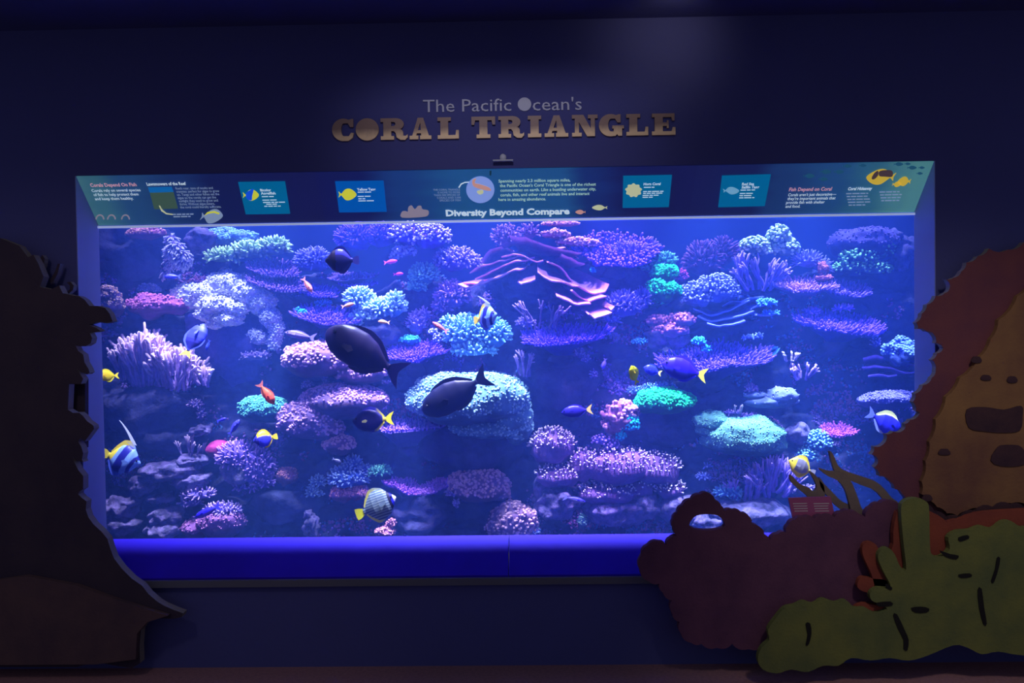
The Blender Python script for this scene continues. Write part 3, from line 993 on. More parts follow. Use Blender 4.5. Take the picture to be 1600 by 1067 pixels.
table('table_coral', 1112, 560, 156, 46, ((64, 44, 208), (132, 98, 250)), 'broad lavender violet table coral above the blue tang', n=560, L=9, r=1.7, Y=.72, dep=.5, roll=3)
bush('cyan_sprig_coral', [(1092, 534, 22, 14), (1104, 546, 16, 14)], ((20, 130, 220), (70, 205, 245)), 'bright cyan sprig on top of the broad lavender table coral', n=60, L=5, r=1.6, Y=.72)
bush('cyan_sprig_coral', [(998, 534, 24, 12)], ((30, 120, 220), (90, 200, 250)), 'little cyan sprig floating on rock below the pink knobbly coral', n=50, L=5, r=1.5, Y=.85)
bush('pale_sprig_coral', [(1176, 527, 34, 8), (1186, 524, 14, 10)], ((90, 120, 230), (175, 215, 255)), 'pale blue sprig above the curled cyan coral', n=50, L=5, r=1.4, Y=.85)
foliose('curled_coral', [dict(rim=[(1188, 552), (1190, 559), (1200, 560), (1212, 552), (1218, 545)], dy=0, back=.4, lift=.02), dict(rim=[(1196, 548), (1208, 544), (1217, 541)], dy=.03, back=.4, lift=.02)],
        (1204, 552, .2), ((40, 110, 235), (130, 215, 255)), 'curled bright cyan coral at the end of the broad lavender table', Y=.72)
staghorn('pale_twig_coral', [(1234, 555, 32, 18)], ((140, 130, 190), (225, 215, 225)), 'pale cream twig coral right of the curled cyan coral', n=6, r=1.6, Y=.72, fork=2)
staghorn('pink_twig_coral', [(1255, 580, 40, 26)], ((110, 90, 205), (195, 165, 245)), 'pinkish violet twig coral under the pale cream twigs', n=9, r=1.8, Y=.68, fork=2)
mound('scroll_coral', [(1408, 550, 46, 38)], ((75, 105, 225), (150, 205, 255)), 'bright blue scroll coral at the window reveal', n=260, g=2.0, Y=.6, amp=.35)
foliose('shelf_coral', [
    dict(rim=[(1352, 562), (1372, 556), (1396, 560), (1420, 568), (1432, 572)], dy=0, back=.35, lift=.0),
    dict(rim=[(1350, 574), (1368, 570), (1392, 576), (1414, 582), (1432, 580)], dy=-.05, back=.35, lift=.0),
    dict(rim=[(1356, 588), (1372, 586), (1388, 590), (1402, 586)], dy=-.06, back=.35, lift=.0)],
    (1400, 580, .3), ((105, 90, 205), (165, 145, 245)), 'lavender shelf coral in layers under the blue scroll coral', Y=.62)
mound('flat_coral', [(1390, 624, 92, 26)], ((105, 105, 215), (150, 150, 240)), 'flat lavender slab coral above the powder blue tang', n=420, g=1.4, Y=.55, amp=.2)

# ------------------------------------------------------------------ corals, left and lower left
staghorn('staghorn_coral', [(228, 560, 84, 84), (275, 575, 84, 66), (203, 562, 50, 64), (320, 588, 44, 32)], ((132, 112, 200), (225, 205, 255)), 'large lavender staghorn coral with pale tips beside the window edge', n=110, r=2.2, Y=.60, fork=3, spread=.95, tp=2.5, tipr=1.0)
rock('live_rock', [(225, 640, 130, 90, .1), (260, 690, 120, 70, .1)], 'dark rock block under the large lavender staghorn', 'rock', Y=.72, amp=.25)
bush('sprig_coral', [(306, 632, 24, 16), (314, 648, 14, 22)], ((85, 75, 165), (165, 145, 210)), 'thin mauve sprigs hanging under the staghorn rock', n=60, L=5, r=1.5, Y=.58)
rock('live_rock', [(316, 672, 30, 16)], 'small mauve rock tip between the staghorn rock and the teal mound', 'rubble', Y=.58)
staghorn('pale_twig_coral', [(295, 700, 50, 44)], ((95, 85, 165), (200, 185, 235)), 'wispy mauve twig coral left of the red-capped violet coral', n=9, r=1.3, Y=.52, fork=2)
mound('red_cap_coral', [(342, 703, 36, 28)], ((150, 45, 125), (185, 60, 140)), 'smooth magenta red cap at the side of the violet lace coral', n=0, Y=.56, amp=.06)
bush('lace_coral', [(372, 712, 66, 46), (400, 728, 60, 56), (412, 752, 40, 26), (385, 762, 40, 12)], ((95, 75, 195), (185, 150, 250)), 'violet lace coral spilling down beside the bicolour angelfish', n=420, L=8, r=1.7, Y=.52, zmin=-.7)
rock('live_rock', [(372, 735, 50, 40)], 'brownish mauve rock half wrapped by the violet lace coral', 'rubble', Y=.50, amp=.2)
mound('tan_coral', [(449, 744, 28, 26)], ((150, 100, 140), (205, 145, 160)), 'small tan brown coral lump right of the violet lace coral', n=120, g=1.6, Y=.55)
mound('teal_mound_coral', [(410, 640, 74, 40)], ((50, 125, 145), (95, 190, 178)), 'teal mound coral under the red orange anthias', n=600, g=1.6, Y=.60, amp=.15)
mound('grainy_coral', [(505, 562, 116, 52), (565, 582, 76, 34), (470, 556, 46, 34)], ((118, 88, 150), (215, 170, 215)), 'large pink grainy coral half covered by the big dark surgeonfish', n=806, g=2.6, Y=.62, amp=.12, zmin=-.35)
mound('grainy_coral', [(538, 628, 128, 50), (580, 638, 44, 44)], ((117, 92, 163), (200, 160, 225)), 'pink arched grainy coral over a dark hollow', n=806, g=2.2, Y=.60, amp=.1, zmin=.05)
mound('grainy_coral', [(478, 656, 84, 56), (508, 668, 54, 36)], ((117, 92, 163), (202, 160, 224)), 'pink grainy coral mound right of the teal mound', n=682, g=2.3, Y=.54, amp=.1, zmin=-.45)
mound('grainy_coral', [(531, 695, 44, 28)], ((120, 89, 153), (212, 165, 202)), 'small pink grainy coral nub below the arched one', n=204, g=2.3, Y=.5, amp=.14, zmin=-.2)
table('plate_coral', 636, 665, 118, 26, ((85, 55, 215), (175, 135, 255)), 'violet edged plate coral behind the yellow-tailed tang', n=360, L=6, r=1.5, Y=.62, dep=.55, ped=.3, under=(60, 55, 130))
bush('bead_coral', [(480, 602, 18, 14), (508, 600, 8, 26), (604, 597, 12, 10)], LA, 'scattered pale bead coral on shaded rock above the arched pink coral', n=50, L=4, r=1.6, kind='knob', Y=.62)
mound('cyan_mound_coral', [(735, 622, 176, 78), (790, 648, 76, 66), (675, 630, 60, 50), (760, 668, 110, 36)], ((85, 135, 160), (152, 205, 215)), 'great pale cyan mound coral with a dark fish crossing it', n=2400, g=1.9, Y=.62, amp=.16, zmin=-.45)
mound('cyan_mound_coral', [(815, 668, 30, 38), (806, 682, 26, 22)], ((90, 140, 170), (150, 200, 215)), 'small cyan lump at the foot of the great cyan mound', n=240, g=1.8, Y=.56, amp=.2)
rock('live_rock', [(735, 700, 150, 70, .12)], 'dark rock pedestal under the great cyan mound coral', 'rock', Y=.66, amp=.25)
# ------------------------------------------------------------------ right of centre
mound('emerald_coral', [(1038, 626, 86, 36), (1010, 634, 34, 22)], ((5, 150, 100), (40, 250, 155)), 'wide emerald green mound coral above the shaded rock', n=700, g=2.2, Y=.66, amp=.14, zmin=-.3)
bush('blue_sprig_coral', [(1030, 604, 50, 12), (992, 610, 24, 14)], ((60, 110, 210), (140, 195, 245)), 'blue sprigs behind the wide emerald mound', n=110, L=5, r=1.5, Y=.78)
rock('live_rock', [(1050, 672, 100, 70, .08)], 'dark rock under the wide emerald mound', 'rock', Y=.76, amp=.2)
mound('pink_knob_coral', [(968, 650, 46, 34), (957, 664, 26, 24), (980, 640, 30, 18)], ((165, 115, 180), (240, 180, 215)), 'pale pink knobbly coral left of the wide emerald mound', n=110, g=3.6, Y=.58, amp=.25)
bush('turquoise_coral', [(982, 662, 32, 30), (970, 682, 16, 22)], ((10, 130, 205), (30, 225, 235)), 'vivid turquoise coral in front of the pale pink knobbly coral', n=200, L=6, r=2.2, kind='knob', Y=.55)
bush('knob_coral', [(955, 696, 26, 22), (940, 688, 30, 16)], ((85, 75, 190), (150, 130, 225)), 'mauve knobs under the pale pink knobbly coral', n=70, L=5, r=2.0, kind='knob', Y=.56)
mound('clam_coral', [(1205, 628, 78, 18), (1220, 620, 48, 28), (1180, 618, 34, 12)], ((110, 130, 195), (170, 190, 235)), 'pale grey blue shelf coral shaped like a clam above the teal brain coral', n=60, g=1.5, Y=.62, amp=.12)
bush('sprig_coral', [(1174, 608, 18, 16)], ((110, 80, 190), (180, 140, 230)), 'small mauve tuft on the end of the clam-shaped coral', n=40, L=5, r=1.5, Y=.6)
mound('brain_coral', [(1160, 680, 118, 60), (1195, 690, 60, 50), (1112, 658, 52, 30), (1108, 672, 40, 20)], ((90, 150, 155), (135, 205, 190)), 'large smooth teal brain coral with a dark shaded underside', n=1400, g=1.1, Y=.58, amp=.14, zmin=-.4)
bush('mauve_crust', [(1145, 645, 30, 10), (1170, 650, 28, 10)], ((95, 75, 185), (160, 130, 225)), 'mauve crust on top of the teal brain coral', n=60, L=5, r=1.5, Y=.6)
staghorn('pale_twig_coral', [(1152, 638, 22, 16)], ((130, 115, 165), (190, 175, 200)), 'little tan twig standing on the teal brain coral', n=4, r=1.5, Y=.58, fork=2)
rock('live_rock', [(1245, 678, 40, 30)], 'lavender smooth rock beside the teal brain coral', 'rubble', Y=.58, amp=.2)
bush('blue_bush_coral', [(1278, 690, 40, 34), (1262, 712, 34, 24)], ((65, 120, 210), (140, 215, 245)), 'sky blue bush coral above the yellow butterflyfish', n=240, L=6, r=1.9, kind='knob', Y=.5)
table('plate_coral', 1308, 672, 54, 22, ((125, 55, 195), (195, 100, 225)), 'small magenta plate coral behind the sky blue bush', n=150, L=6, r=1.7, Y=.58)
bush('sprig_coral', [(1302, 694, 24, 8)], LA, 'lavender sprig under the small magenta plate coral', n=40, L=4, r=1.5, Y=.5)
# ------------------------------------------------------------------ bottom
bush('white_tipped_coral', [(863, 700, 72, 60)], WT, 'round purple coral with white tips, highest of the bottom purple group', n=297, L=10, r=1.45, kind='knob', tp=4.5, Y=.52, zmin=.12)
bush('white_tipped_coral', [(872, 745, 76, 42), (910, 730, 50, 56)], WT, 'purple white-tipped coral in the middle of the bottom purple group', n=297, L=10, r=1.45, kind='knob', tp=4.5, Y=.48, zmin=.12)
bush('white_tipped_coral', [(965, 730, 110, 60), (1025, 735, 80, 56)], WT, 'widest purple white-tipped coral of the bottom group', n=630, L=10, r=1.45, kind='knob', tp=4.5, Y=.52, zmin=.12)
bush('white_tipped_coral', [(950, 772, 100, 40), (1000, 765, 50, 36)], WT, 'lowest purple white-tipped coral over the mauve rocks', n=324, L=9, r=1.4, kind='knob', tp=4.5, Y=.46, zmin=.12)
bush('white_tipped_coral', [(1048, 768, 48, 32)], WT, 'small purple white-tipped coral beside the maroon cut-out bush', n=135, L=9, r=1.45, kind='knob', tp=4, Y=.44, zmin=.12)
rock('live_rock', [(872, 785, 70, 40), (848, 760, 24, 50)], 'mauve brown rock under the middle purple coral', 'rubble', Y=.50, amp=.3)
rock('live_rock', [(958, 795, 90, 40), (1000, 790, 60, 44)], 'mauve rounded rocks mass below the lowest purple coral', 'rubble', Y=.47, amp=.22)
rock('live_rock', [(1060, 796, 56, 40)], 'mauve rock behind the top of the maroon cut-out bush', 'rubble', Y=.44, amp=.2)
mound('grainy_coral', [(748, 758, 90, 46), (780, 772, 34, 20), (716, 762, 30, 20)], ((123, 95, 147), (210, 170, 205)), 'dusty pink grainy dome coral at the end of the violet garland', n=558, g=2.5, Y=.50, amp=.12, zmin=-.3)
mound('grainy_coral', [(802, 812, 64, 52), (780, 824, 40, 26), (822, 820, 32, 26)], ((120, 96, 151), (205, 170, 210)), 'dusty pink grainy coral standing on the sand at the sill', n=496, g=2.5, Y=.40, amp=.14, zmin=-.8)
mound('blue_lump_coral', [(836, 830, 16, 12)], BL, 'small blue coral lump beside the dusty pink coral on the sand', n=50, g=1.4, Y=.38)
table('garland_coral', 632, 760, 62, 22, ((95, 50, 205), (190, 130, 250)), 'violet garland coral, half nearer the striped angelfish', n=230, L=7, r=1.6, Y=.5, roll=-18, dep=.45)
table('garland_coral', 682, 760, 56, 22, ((95, 50, 205), (190, 130, 250)), 'violet garland coral, half nearer the dusty pink dome', n=210, L=7, r=1.6, Y=.5, roll=16, dep=.45)
bush('sprig_coral', [(708, 770, 24, 16), (713, 788, 12, 18)], LA, 'lavender sprigs hanging off the end of the violet garland', n=70, L=5, r=1.5, Y=.46)
bush('blue_lace_coral', [(545, 745, 62, 38), (552, 727, 30, 30), (570, 738, 26, 26)], ((70, 105, 220), (165, 200, 255)), 'sky blue lace coral above the striped angelfish', n=300, L=7, r=1.8, Y=.52)
bush('blue_lace_coral', [(497, 752, 24, 20), (488, 770, 20, 20), (503, 772, 12, 10)], ((80, 115, 195), (175, 220, 245)), 'pale cyan lace tufts left of the sky blue lace coral', n=110, L=6, r=1.6, Y=.5)
bush('teal_bush_coral', [(593, 736, 36, 18)], TE, 'small teal bush coral beside the sky blue lace coral', n=110, L=6, r=1.6, Y=.52)
mound('pink_shelf_coral', [(535, 772, 34, 24), (560, 770, 32, 20)], ((150, 95, 165), (220, 150, 190)), 'pink shelf coral just above the striped angelfish', n=330, g=1.5, Y=.48, amp=.15)
mound('pink_shelf_coral', [(602, 831, 28, 16), (612, 818, 14, 14)], ((140, 95, 150), (215, 160, 180)), 'peach pink coral lump on the sand under the striped angelfish', n=120, g=1.7, Y=.36)
rock('live_rock', [(488, 822, 24, 34), (482, 805, 14, 14)], 'small pale lavender rock pillar on the sand', 'rubble', Y=.38, amp=.4)
rock('live_rock', [(655, 805, 110, 60, .08)], 'dark rock mass under the violet garland coral', 'rock', Y=.52, amp=.3)
rock('live_rock', [(440, 790, 110, 50, .1)], 'dark rock slope below the tan coral lump', 'rock', Y=.55, amp=.3)
# bottom-left rubble
rock('live_rock', [(270, 735, 90, 30), (300, 720, 50, 20)], 'pale mauve ledge of rock under the wispy twigs', 'rubble', Y=.50, amp=.35)
rock('live_rock', [(300, 752, 50, 26)], 'lavender rock lump left of the violet lace coral', 'rubble', Y=.46, amp=.4)
rock('live_rock', [(225, 758, 40, 26)], 'dim mauve boulder below the bannerfish', 'rubble', Y=.48, amp=.35)
rock('live_rock', [(252, 778, 40, 14)], 'flat pale rock flake below the dim mauve boulder', 'rubble', Y=.42, amp=.3)
rock('live_rock', [(190, 792, 50, 30)], 'grey mauve rock at the lower window edge', 'rubble', Y=.42, amp=.4)
rock('live_rock', [(188, 822, 52, 30)], 'mottled rock on the sand in the lower window corner', 'rubble', Y=.36, amp=.4)
rock('live_rock', [(260, 806, 56, 34)], 'pale mauve boulder left of the blue damselfish', 'rubble', Y=.40, amp=.25)
rock('live_rock', [(258, 828, 50, 24)], 'light patterned rock on the sand below the pale mauve boulder', 'rubble', Y=.34, amp=.3)
bush('sprig_coral', [(310, 772, 50, 22), (298, 785, 36, 20)], ((90, 80, 190), (190, 170, 240)), 'lavender sprigs above the blue damselfish', n=110, L=7, r=1.5, Y=.40)
mound('dome_coral', [(345, 815, 66, 50), (310, 824, 50, 28)], ((120, 80, 160), (165, 115, 190)), 'brownish violet dome coral on the sand by the sill', n=260, g=1.5, Y=.36, amp=.12)
bush('lace_coral', [(348, 796, 56, 22), (325, 808, 40, 14)], ((105, 90, 200), (195, 175, 250)), 'lavender lace crown over the brownish violet dome', n=190, L=6, r=1.6, Y=.34)
staghorn('spiky_staghorn', [(1205, 742, 80, 64), (1165, 765, 70, 44)], ((105, 85, 210), (165, 140, 250)), 'spiky violet staghorn above the maroon cut-out bush', n=40, r=2.4, Y=.46, tipr=.45, spread=1.1)
bush('cyan_sprig_coral', [(1138, 768, 44, 20), (1152, 780, 24, 16)], ((60, 110, 210), (130, 200, 245)), 'cyan blue sprigs at the foot of the spiky staghorn', n=110, L=7, r=1.6, Y=.44)
rock('live_rock', [(1165, 800, 130, 50)], 'blue lavender rock under the spiky staghorn', 'rubble', Y=.50, amp=.2)
rock('live_rock', [(1105, 818, 60, 36)], 'crystal-like lavender rock seen through the hole of the maroon cut-out', 'rubble', Y=.36, amp=.35)
bush('sprig_coral', [(1098, 745, 22, 14), (1106, 728, 14, 8)], ((75, 85, 200), (130, 145, 240)), 'dim blue sprigs in the gap left of the spiky staghorn', n=40, L=5, r=1.4, Y=.52)
bush('sprig_coral', [(1262, 762, 24, 10), (1236, 768, 18, 6)], LA, 'lavender sprigs behind the red plaque', n=50, L=5, r=1.5, Y=.44)
mound('green_lump_coral', [(910, 815, 14, 24)], ((70, 120, 150), (120, 180, 170)), 'small grey green sponge on the sand under the purple corals', n=40, g=1.4, Y=.38)

# ------------------------------------------------------------------ fish
PROFILE = {
    'tang': [(0, .03), (.05, .10), (.15, .23), (.3, .31), (.5, .33), (.7, .27), (.85, .13), (.94, .055), (1, .06)],
    'disc': [(0, .03), (.06, .10), (.14, .20), (.28, .36), (.48, .43), (.66, .40), (.82, .24), (.93, .09), (1, .08)],
    'slim': [(0, .02), (.08, .07), (.22, .115), (.42, .13), (.65, .105), (.85, .055), (.95, .03), (1, .03)],
    'anthias': [(0, .03), (.08, .10), (.22, .17), (.42, .185), (.65, .14), (.85, .075), (.95, .05), (1, .05)],
    'surgeon': [(0, .05), (.05, .12), (.16, .20), (.32, .245), (.52, .25), (.7, .20), (.86, .10), (.95, .04), (1, .05)],
}


def sheet(name, pts, th, col_fn, parent):
    """thin fin: outline in the fish's xz plane"""
    bm = bmesh.new()
    prism_bm(bm, [(p[0], -th / 2, p[1]) for p in pts], (0, th, 0))
    bmesh.ops.triangulate(bm, faces=bm.faces[:])
    me = bm_mesh(name, bm)
    V = np.array([v.co[:] for v in me.vertices])
    a = me.color_attributes.new('Col', 'FLOAT_COLOR', 'POINT')
    C = np.array([col_fn(v[0], v[2]) for v in V])
    a.data.foreach_set('color', np.c_[C, np.ones(len(V))].astype(np.float32).ravel())
    return link(name, me, M['fish'], parent)


def fish(name, px, py, length, kind, face, ang, Y, body_c, fin_c, label, tail_c=None, yaw=0, cat='fish', hscale=1.0, fine=1, dors=.10, filament=0, tail='fork', group=None, anal=None, pect=None, lean=14):
    """length in photo pixels (nose to tail tip); face 'L'/'R'; ang = nose-up tilt in the picture; body_c(s, z) -> sRGB"""
    Y = Y + .12
    m = mpp(Y)
    Ln = length * m
    c = at(px, py, Y)
    root = empty(name, tuple(c), label, cat, group)
    yw = (0 if face == 'R' else math.pi) + R(yaw)
    ra = -R(ang) if face == 'R' else R(ang)
    root.rotation_euler = (Matrix.Rotation(ra, 3, 'Y') @ Matrix.Rotation(yw, 3, 'Z') @ Matrix.Rotation(R(-lean if face == 'R' else lean), 3, 'X')).to_euler()
    pr = PROFILE[kind]
    ks = [p[0] for p in pr]
    kh = [p[1] for p in pr]
    ns, nc = 44 * fine, 28 * fine
    B = .80 * Ln                       # body without the tail fin
    x0 = .5 * Ln

    def half(s):
        return np.interp(s, ks, kh) * B * hscale
    V, C, T = [], [], []
    ss = np.linspace(0, 1, ns)
    for s in ss:
        h = half(s)
        wd = h * (.36 if kind in ('tang', 'disc', 'surgeon') else .62) * (1 + .25 * math.exp(-((s - .22) / .2) ** 2))
        for k in range(nc):
            a = 2 * math.pi * k / nc
            z = math.sin(a) * h
            V.append((x0 - s * B, math.cos(a) * wd, z))
            C.append(pig(body_c(s, math.sin(a))))
    n0 = len(V)
    V += [(x0 + .01 * B, 0, 0), (x0 - B, 0, 0)]
    C += [pig(body_c(0, 0)), pig(body_c(1, 0))]
    for i in range(ns - 1):
        for k in range(nc):
            p, q2 = i * nc + k, i * nc + (k + 1) % nc
            T += [(p, q2, q2 + nc), (p, q2 + nc, p + nc)]
    for k in range(nc):
        T.append((n0, (k + 1) % nc, k))
        T.append((n0 + 1, (ns - 1) * nc + k, (ns - 1) * nc + (k + 1) % nc))
    link('body', mesh_np('body', np.array(V), np.array(T), np.array(C)), M['fish'], root)
    th = .012 * Ln

    def fc(col):
        if callable(col):
            return lambda x, z: pig(col((x0 - x) / B, z / Ln))
        return lambda x, z: pig(col)
    # dorsal and anal fins
    sd = np.linspace(.24, .93, 14)
    top = [(x0 - s * B, half(s) * .93) for s in sd]
    crest = [(x0 - s * B - .02 * Ln, half(s) + dors * Ln * math.sin(math.pi * min(1, (s - .20) / .78)) ** .7) for s in sd]
    sheet('dorsal_fin', top + crest[::-1], th, fc(fin_c), root)
    if filament:
        f0 = crest[2]
        pts = [(f0[0] - t * .95 * filament * Ln, f0[1] + filament * Ln * (1.05 * t - .25 * t * t) * 1.0) for t in np.linspace(0, 1, 9)]
        wds = np.linspace(.055, .012, 9) * Ln
        sheet('banner', [(p[0] + w_, p[1]) for p, w_ in zip(pts, wds)] + [(p[0] - w_, p[1]) for p, w_ in list(zip(pts, wds))[::-1]], th, fc((190, 205, 255)), root)
    sa = np.linspace(.48, .93, 10)
    bot = [(x0 - s * B, -half(s) * .93) for s in sa]
    crb = [(x0 - s * B - .02 * Ln, -half(s) - (dors * .85) * Ln * math.sin(math.pi * min(1, (s - .44) / .54)) ** .7) for s in sa]
    sheet('anal_fin', bot + crb[::-1], th, fc(anal or fin_c), root)
    # tail
    xt = x0 - B * .985
    tc = tail_c or fin_c
    hp = half(.97)
    tl = .20 * Ln
    if tail == 'fork':
        o = [(xt, hp), (xt - tl * .5, hp + .08 * Ln), (xt - tl, .17 * Ln), (xt - tl * .72, .06 * Ln), (xt - tl * .62, 0), (xt - tl * .72, -.06 * Ln), (xt - tl, -.17 * Ln), (xt - tl * .5, -hp - .08 * Ln), (xt, -hp)]
    else:
        o = [(xt, hp), (xt - tl * .5, hp + .05 * Ln), (xt - tl * .95, .13 * Ln), (xt - tl, .05 * Ln), (xt - tl, -.05 * Ln), (xt - tl * .95, -.13 * Ln), (xt - tl * .5, -hp - .05 * Ln), (xt, -hp)]
    sheet('tail_fin', o, th, fc(tc), root)
    # pectoral fins and eyes on both sides
    for sgn in (-1, 1):
        h = half(.3)
        wd = h * (.45 if kind in ('tang', 'disc', 'surgeon') else .75)
        p = sheet('pectoral_fin', [(0, .02 * Ln), (-.10 * Ln, .045 * Ln), (-.15 * Ln, .01 * Ln), (-.11 * Ln, -.035 * Ln), (0, -.02 * Ln)], th * .6, fc(pect or tuple(np.array(body_c(.34, 0.0)) * .9)), root)
        p.location = (x0 - .30 * B, sgn * wd * 1.02, -.15 * h)
        p.rotation_euler = (0, 0, sgn * -.35)
        e = ico(2)
        h = half(.11)
        ev = e[0] * .022 * Ln
        ey = link('eye', mesh_np('eye', ev, e[1]), M['eye'], root)
        ey.location = (x0 - .11 * B, sgn * h * (.43 if kind in ('tang', 'disc', 'surgeon') else .72), h * .35)
    return root


def flat(c):
    return lambda s, z: c


def bands(*st, z0=None):
    """vertical bands: (end_s, colour) along the body"""
    def f(s, z):
        for e, c in st:
            if s <= e:
                return c
        return st[-1][1]
    return f


DK = (42, 36, 84)
LB = (120, 165, 255)


def banner_c(s, z):
    s2 = s + .10 * z
    if s2 < .14:
        return LB
    if s2 < .24:
        return (30, 32, 150)
    if s2 < .42:
        return LB
    if s2 < .66:
        return (30, 32, 150)
    if s2 < .80:
        return LB
    return (215, 205, 60)


def stripe(s, z):
    h = np.interp(s, [p[0] for p in PROFILE['disc']], [p[1] for p in PROFILE['disc']])
    k = .5 + .5 * math.sin((z * h - .10 * s) * 88)
    return tuple(np.array((52, 74, 120)) * (1 - k) + np.array((150, 178, 178)) * k)


fish('bannerfish', 188, 716, 66, 'disc', 'R', -16, .42, banner_c, lambda s, z: (215, 205, 60) if s > .45 else LB, 'blue banded bannerfish with a trailing fin filament beside the window edge', tail_c=(215, 205, 60), filament=.58, dors=.12, tail='square', anal=(70, 95, 215))
fish('bannerfish', 758, 496, 50, 'disc', 'R', 14, .45, banner_c, lambda s, z: (215, 205, 60) if s > .5 else LB, 'blue banded bannerfish with a yellow tail over the broad cyan bush coral', tail_c=(220, 205, 50), filament=.44, dors=.12, tail='square', yaw=-38, anal=(70, 95, 215))
fish('surgeonfish', 572, 553, 142, 'surgeon', 'L', 31, .38, lambda s, z: (34, 26, 70) if z > -.2 else (28, 24, 70), (32, 28, 88), 'big dark brown surgeonfish slanting down over the large pink grainy coral', lean=0, dors=.05, tail_c=(30, 28, 100), hscale=1.05, pect=(24, 20, 44))
fish('surgeonfish', 714, 614, 122, 'surgeon', 'L', -29, .44, flat((22, 28, 62)), (24, 30, 70), 'dark slate surgeonfish with its tail raised across the great cyan mound', lean=0, dors=.045, tail_c=(22, 28, 70), hscale=.98, pect=(18, 22, 50))
fish('angelfish', 535, 407, 54, 'disc', 'L', 0, .34, lambda s, z: (24, 14, 40) if s < .40 else ((30, 24, 92) if z < .55 else (48, 44, 200)), (40, 38, 120), 'dark round angelfish with a brown face near the header, above the thin plates', lean=0, dors=.08, tail='square', tail_c=(80, 80, 180))
fish('tang', 584, 656, 66, 'tang', 'L', -4, .40, lambda s, z: (38, 34, 125) if s < .9 else (225, 215, 60), lambda s, z: (40, 38, 150) if s < .72 else (230, 220, 60), 'dark blue tang with a yellow tail in front of the violet edged plate', tail_c=(235, 222, 40), dors=.07, pect=(225, 225, 150))
fish('angelfish', 587, 791, 70, 'disc', 'R', 24, .32,
     lambda s, z: (225, 230, 255) if s < .07 else ((40, 40, 220) if s < .13 else ((20, 20, 60) if s < .20 else stripe(s, z))),
     lambda s, z: (215, 220, 110) if s > .6 else (165, 195, 190), 'pale striped angelfish with yellow tail and dark mask above the sill', tail_c=(240, 235, 40), dors=.07, tail='square', fine=3)
fish('angelfish', 415, 685, 38, 'disc', 'L', -8, .36, lambda s, z: (240, 200, 40) if (z > .35 and .2 < s < .85) or s > .9 else ((60, 60, 240) if s > .25 else (50, 50, 190)), (235, 195, 50), 'yellow and blue bicolour angelfish over the violet lace coral', tail_c=(235, 200, 50), dors=.07, tail='square', yaw=30)
fish('anthias', 416, 614, 42, 'anthias', 'R', -55, .40, lambda s, z: (250, 85, 60) if s < .6 else (250, 110, 75), (250, 120, 100), 'red orange anthias diving nose down onto the teal mound', dors=.05, tail_c=(240, 130, 130), hscale=1.15)
fish('anthias', 480, 445, 28, 'anthias', 'R', -58, .62, flat((250, 130, 110)), (245, 150, 160), 'orange anthias nose down at the rim of the wide mauve table', dors=.04, group=None)
fish('anthias', 543, 477, 21, 'anthias', 'R', 15, .52, flat((250, 150, 125)), (245, 160, 150), 'orange anthias at the left edge of the cyan kidney-shaped coral', dors=.05)
fish('anthias', 600, 503, 19, 'anthias', 'L', 8, .50, flat((250, 175, 130)), (250, 185, 150), 'peach anthias below the cyan kidney-shaped coral', dors=.05)
fish('anthias', 688, 511, 29, 'anthias', 'L', 33, .50, flat((250, 130, 125)), (245, 140, 140), 'long pink orange anthias left of the broad cyan bush coral', dors=.03, hscale=.75)
fish('anthias', 610, 409, 22, 'anthias', 'R', 8, .85, flat((245, 70, 175)), (245, 90, 200), 'magenta anthias under the white-tipped purple coral', dors=.06)
fish('anthias', 622, 428, 16, 'anthias', 'R', 5, .85, flat((235, 50, 200)), (225, 60, 220), 'smaller magenta anthias below the other magenta one', dors=.06)
fish('fusilier', 470, 524, 50, 'slim', 'L', 12, .48, lambda s, z: (95, 80, 240) if z > 0 else (165, 150, 245), (130, 120, 245), 'slender violet fusilier above the large pink grainy coral', dors=.03, hscale=1.15)
fish('blue_fish', 270, 432, 27, 'anthias', 'L', 0, .7, flat((60, 60, 225)), (70, 80, 230), 'faint blue fish under the white-tipped curtain coral', dors=.05)
fish('blue_tang', 303, 532, 62, 'tang', 'R', 68, .52, lambda s, z: (60, 70, 235) if s < .6 else (45, 45, 160), (70, 85, 240), 'royal blue fish rising behind the large lavender staghorn', tail_c=(220, 210, 80), dors=.06, yaw=25)
fish('blue_fish', 325, 539, 18, 'anthias', 'L', -70, .5, flat((70, 90, 245)), (80, 100, 245), 'tiny bright blue fish beside the rising royal blue fish', dors=.06)
fish('yellow_tang', 169, 587, 34, 'tang', 'L', 5, .30, flat((250, 205, 20)), (250, 215, 40), 'yellow tang peeking out at the window edge', lean=30, yaw=50, dors=.10)
fish('yellow_tang', 991, 586, 34, 'tang', 'L', 70, .30, flat((250, 240, 40)), (250, 240, 60), 'bright yellow tang above the wide emerald mound', lean=34, yaw=20, dors=.08)
fish('blue_tang', 1070, 578, 74, 'tang', 'L', 16, .42, lambda s, z: (45, 20, 250) if z > -.25 else (55, 60, 215), (45, 25, 245), 'vivid blue tang with a yellow tail below the broad lavender table', tail_c=(225, 215, 80), dors=.06, hscale=.9)
fish('blue_tang', 1020, 579, 30, 'tang', 'L', 20, .55, flat((35, 50, 225)), (40, 60, 225), 'smaller blue tang following the vivid blue one', tail_c=(215, 215, 110), dors=.07)
fish('blue_tang', 902, 642, 50, 'tang', 'L', -6, .45, flat((34, 26, 165)), (40, 30, 180), 'dark blue tang with a small yellow tail in the shaded cave', tail_c=(205, 200, 110), dors=.04, hscale=.7)
fish('blue_fish', 944, 568, 18, 'slim', 'L', -75, .6, flat((90, 80, 245)), (110, 110, 245), 'tiny violet striped fish beside the shaded cave', dors=.06, hscale=1.6)
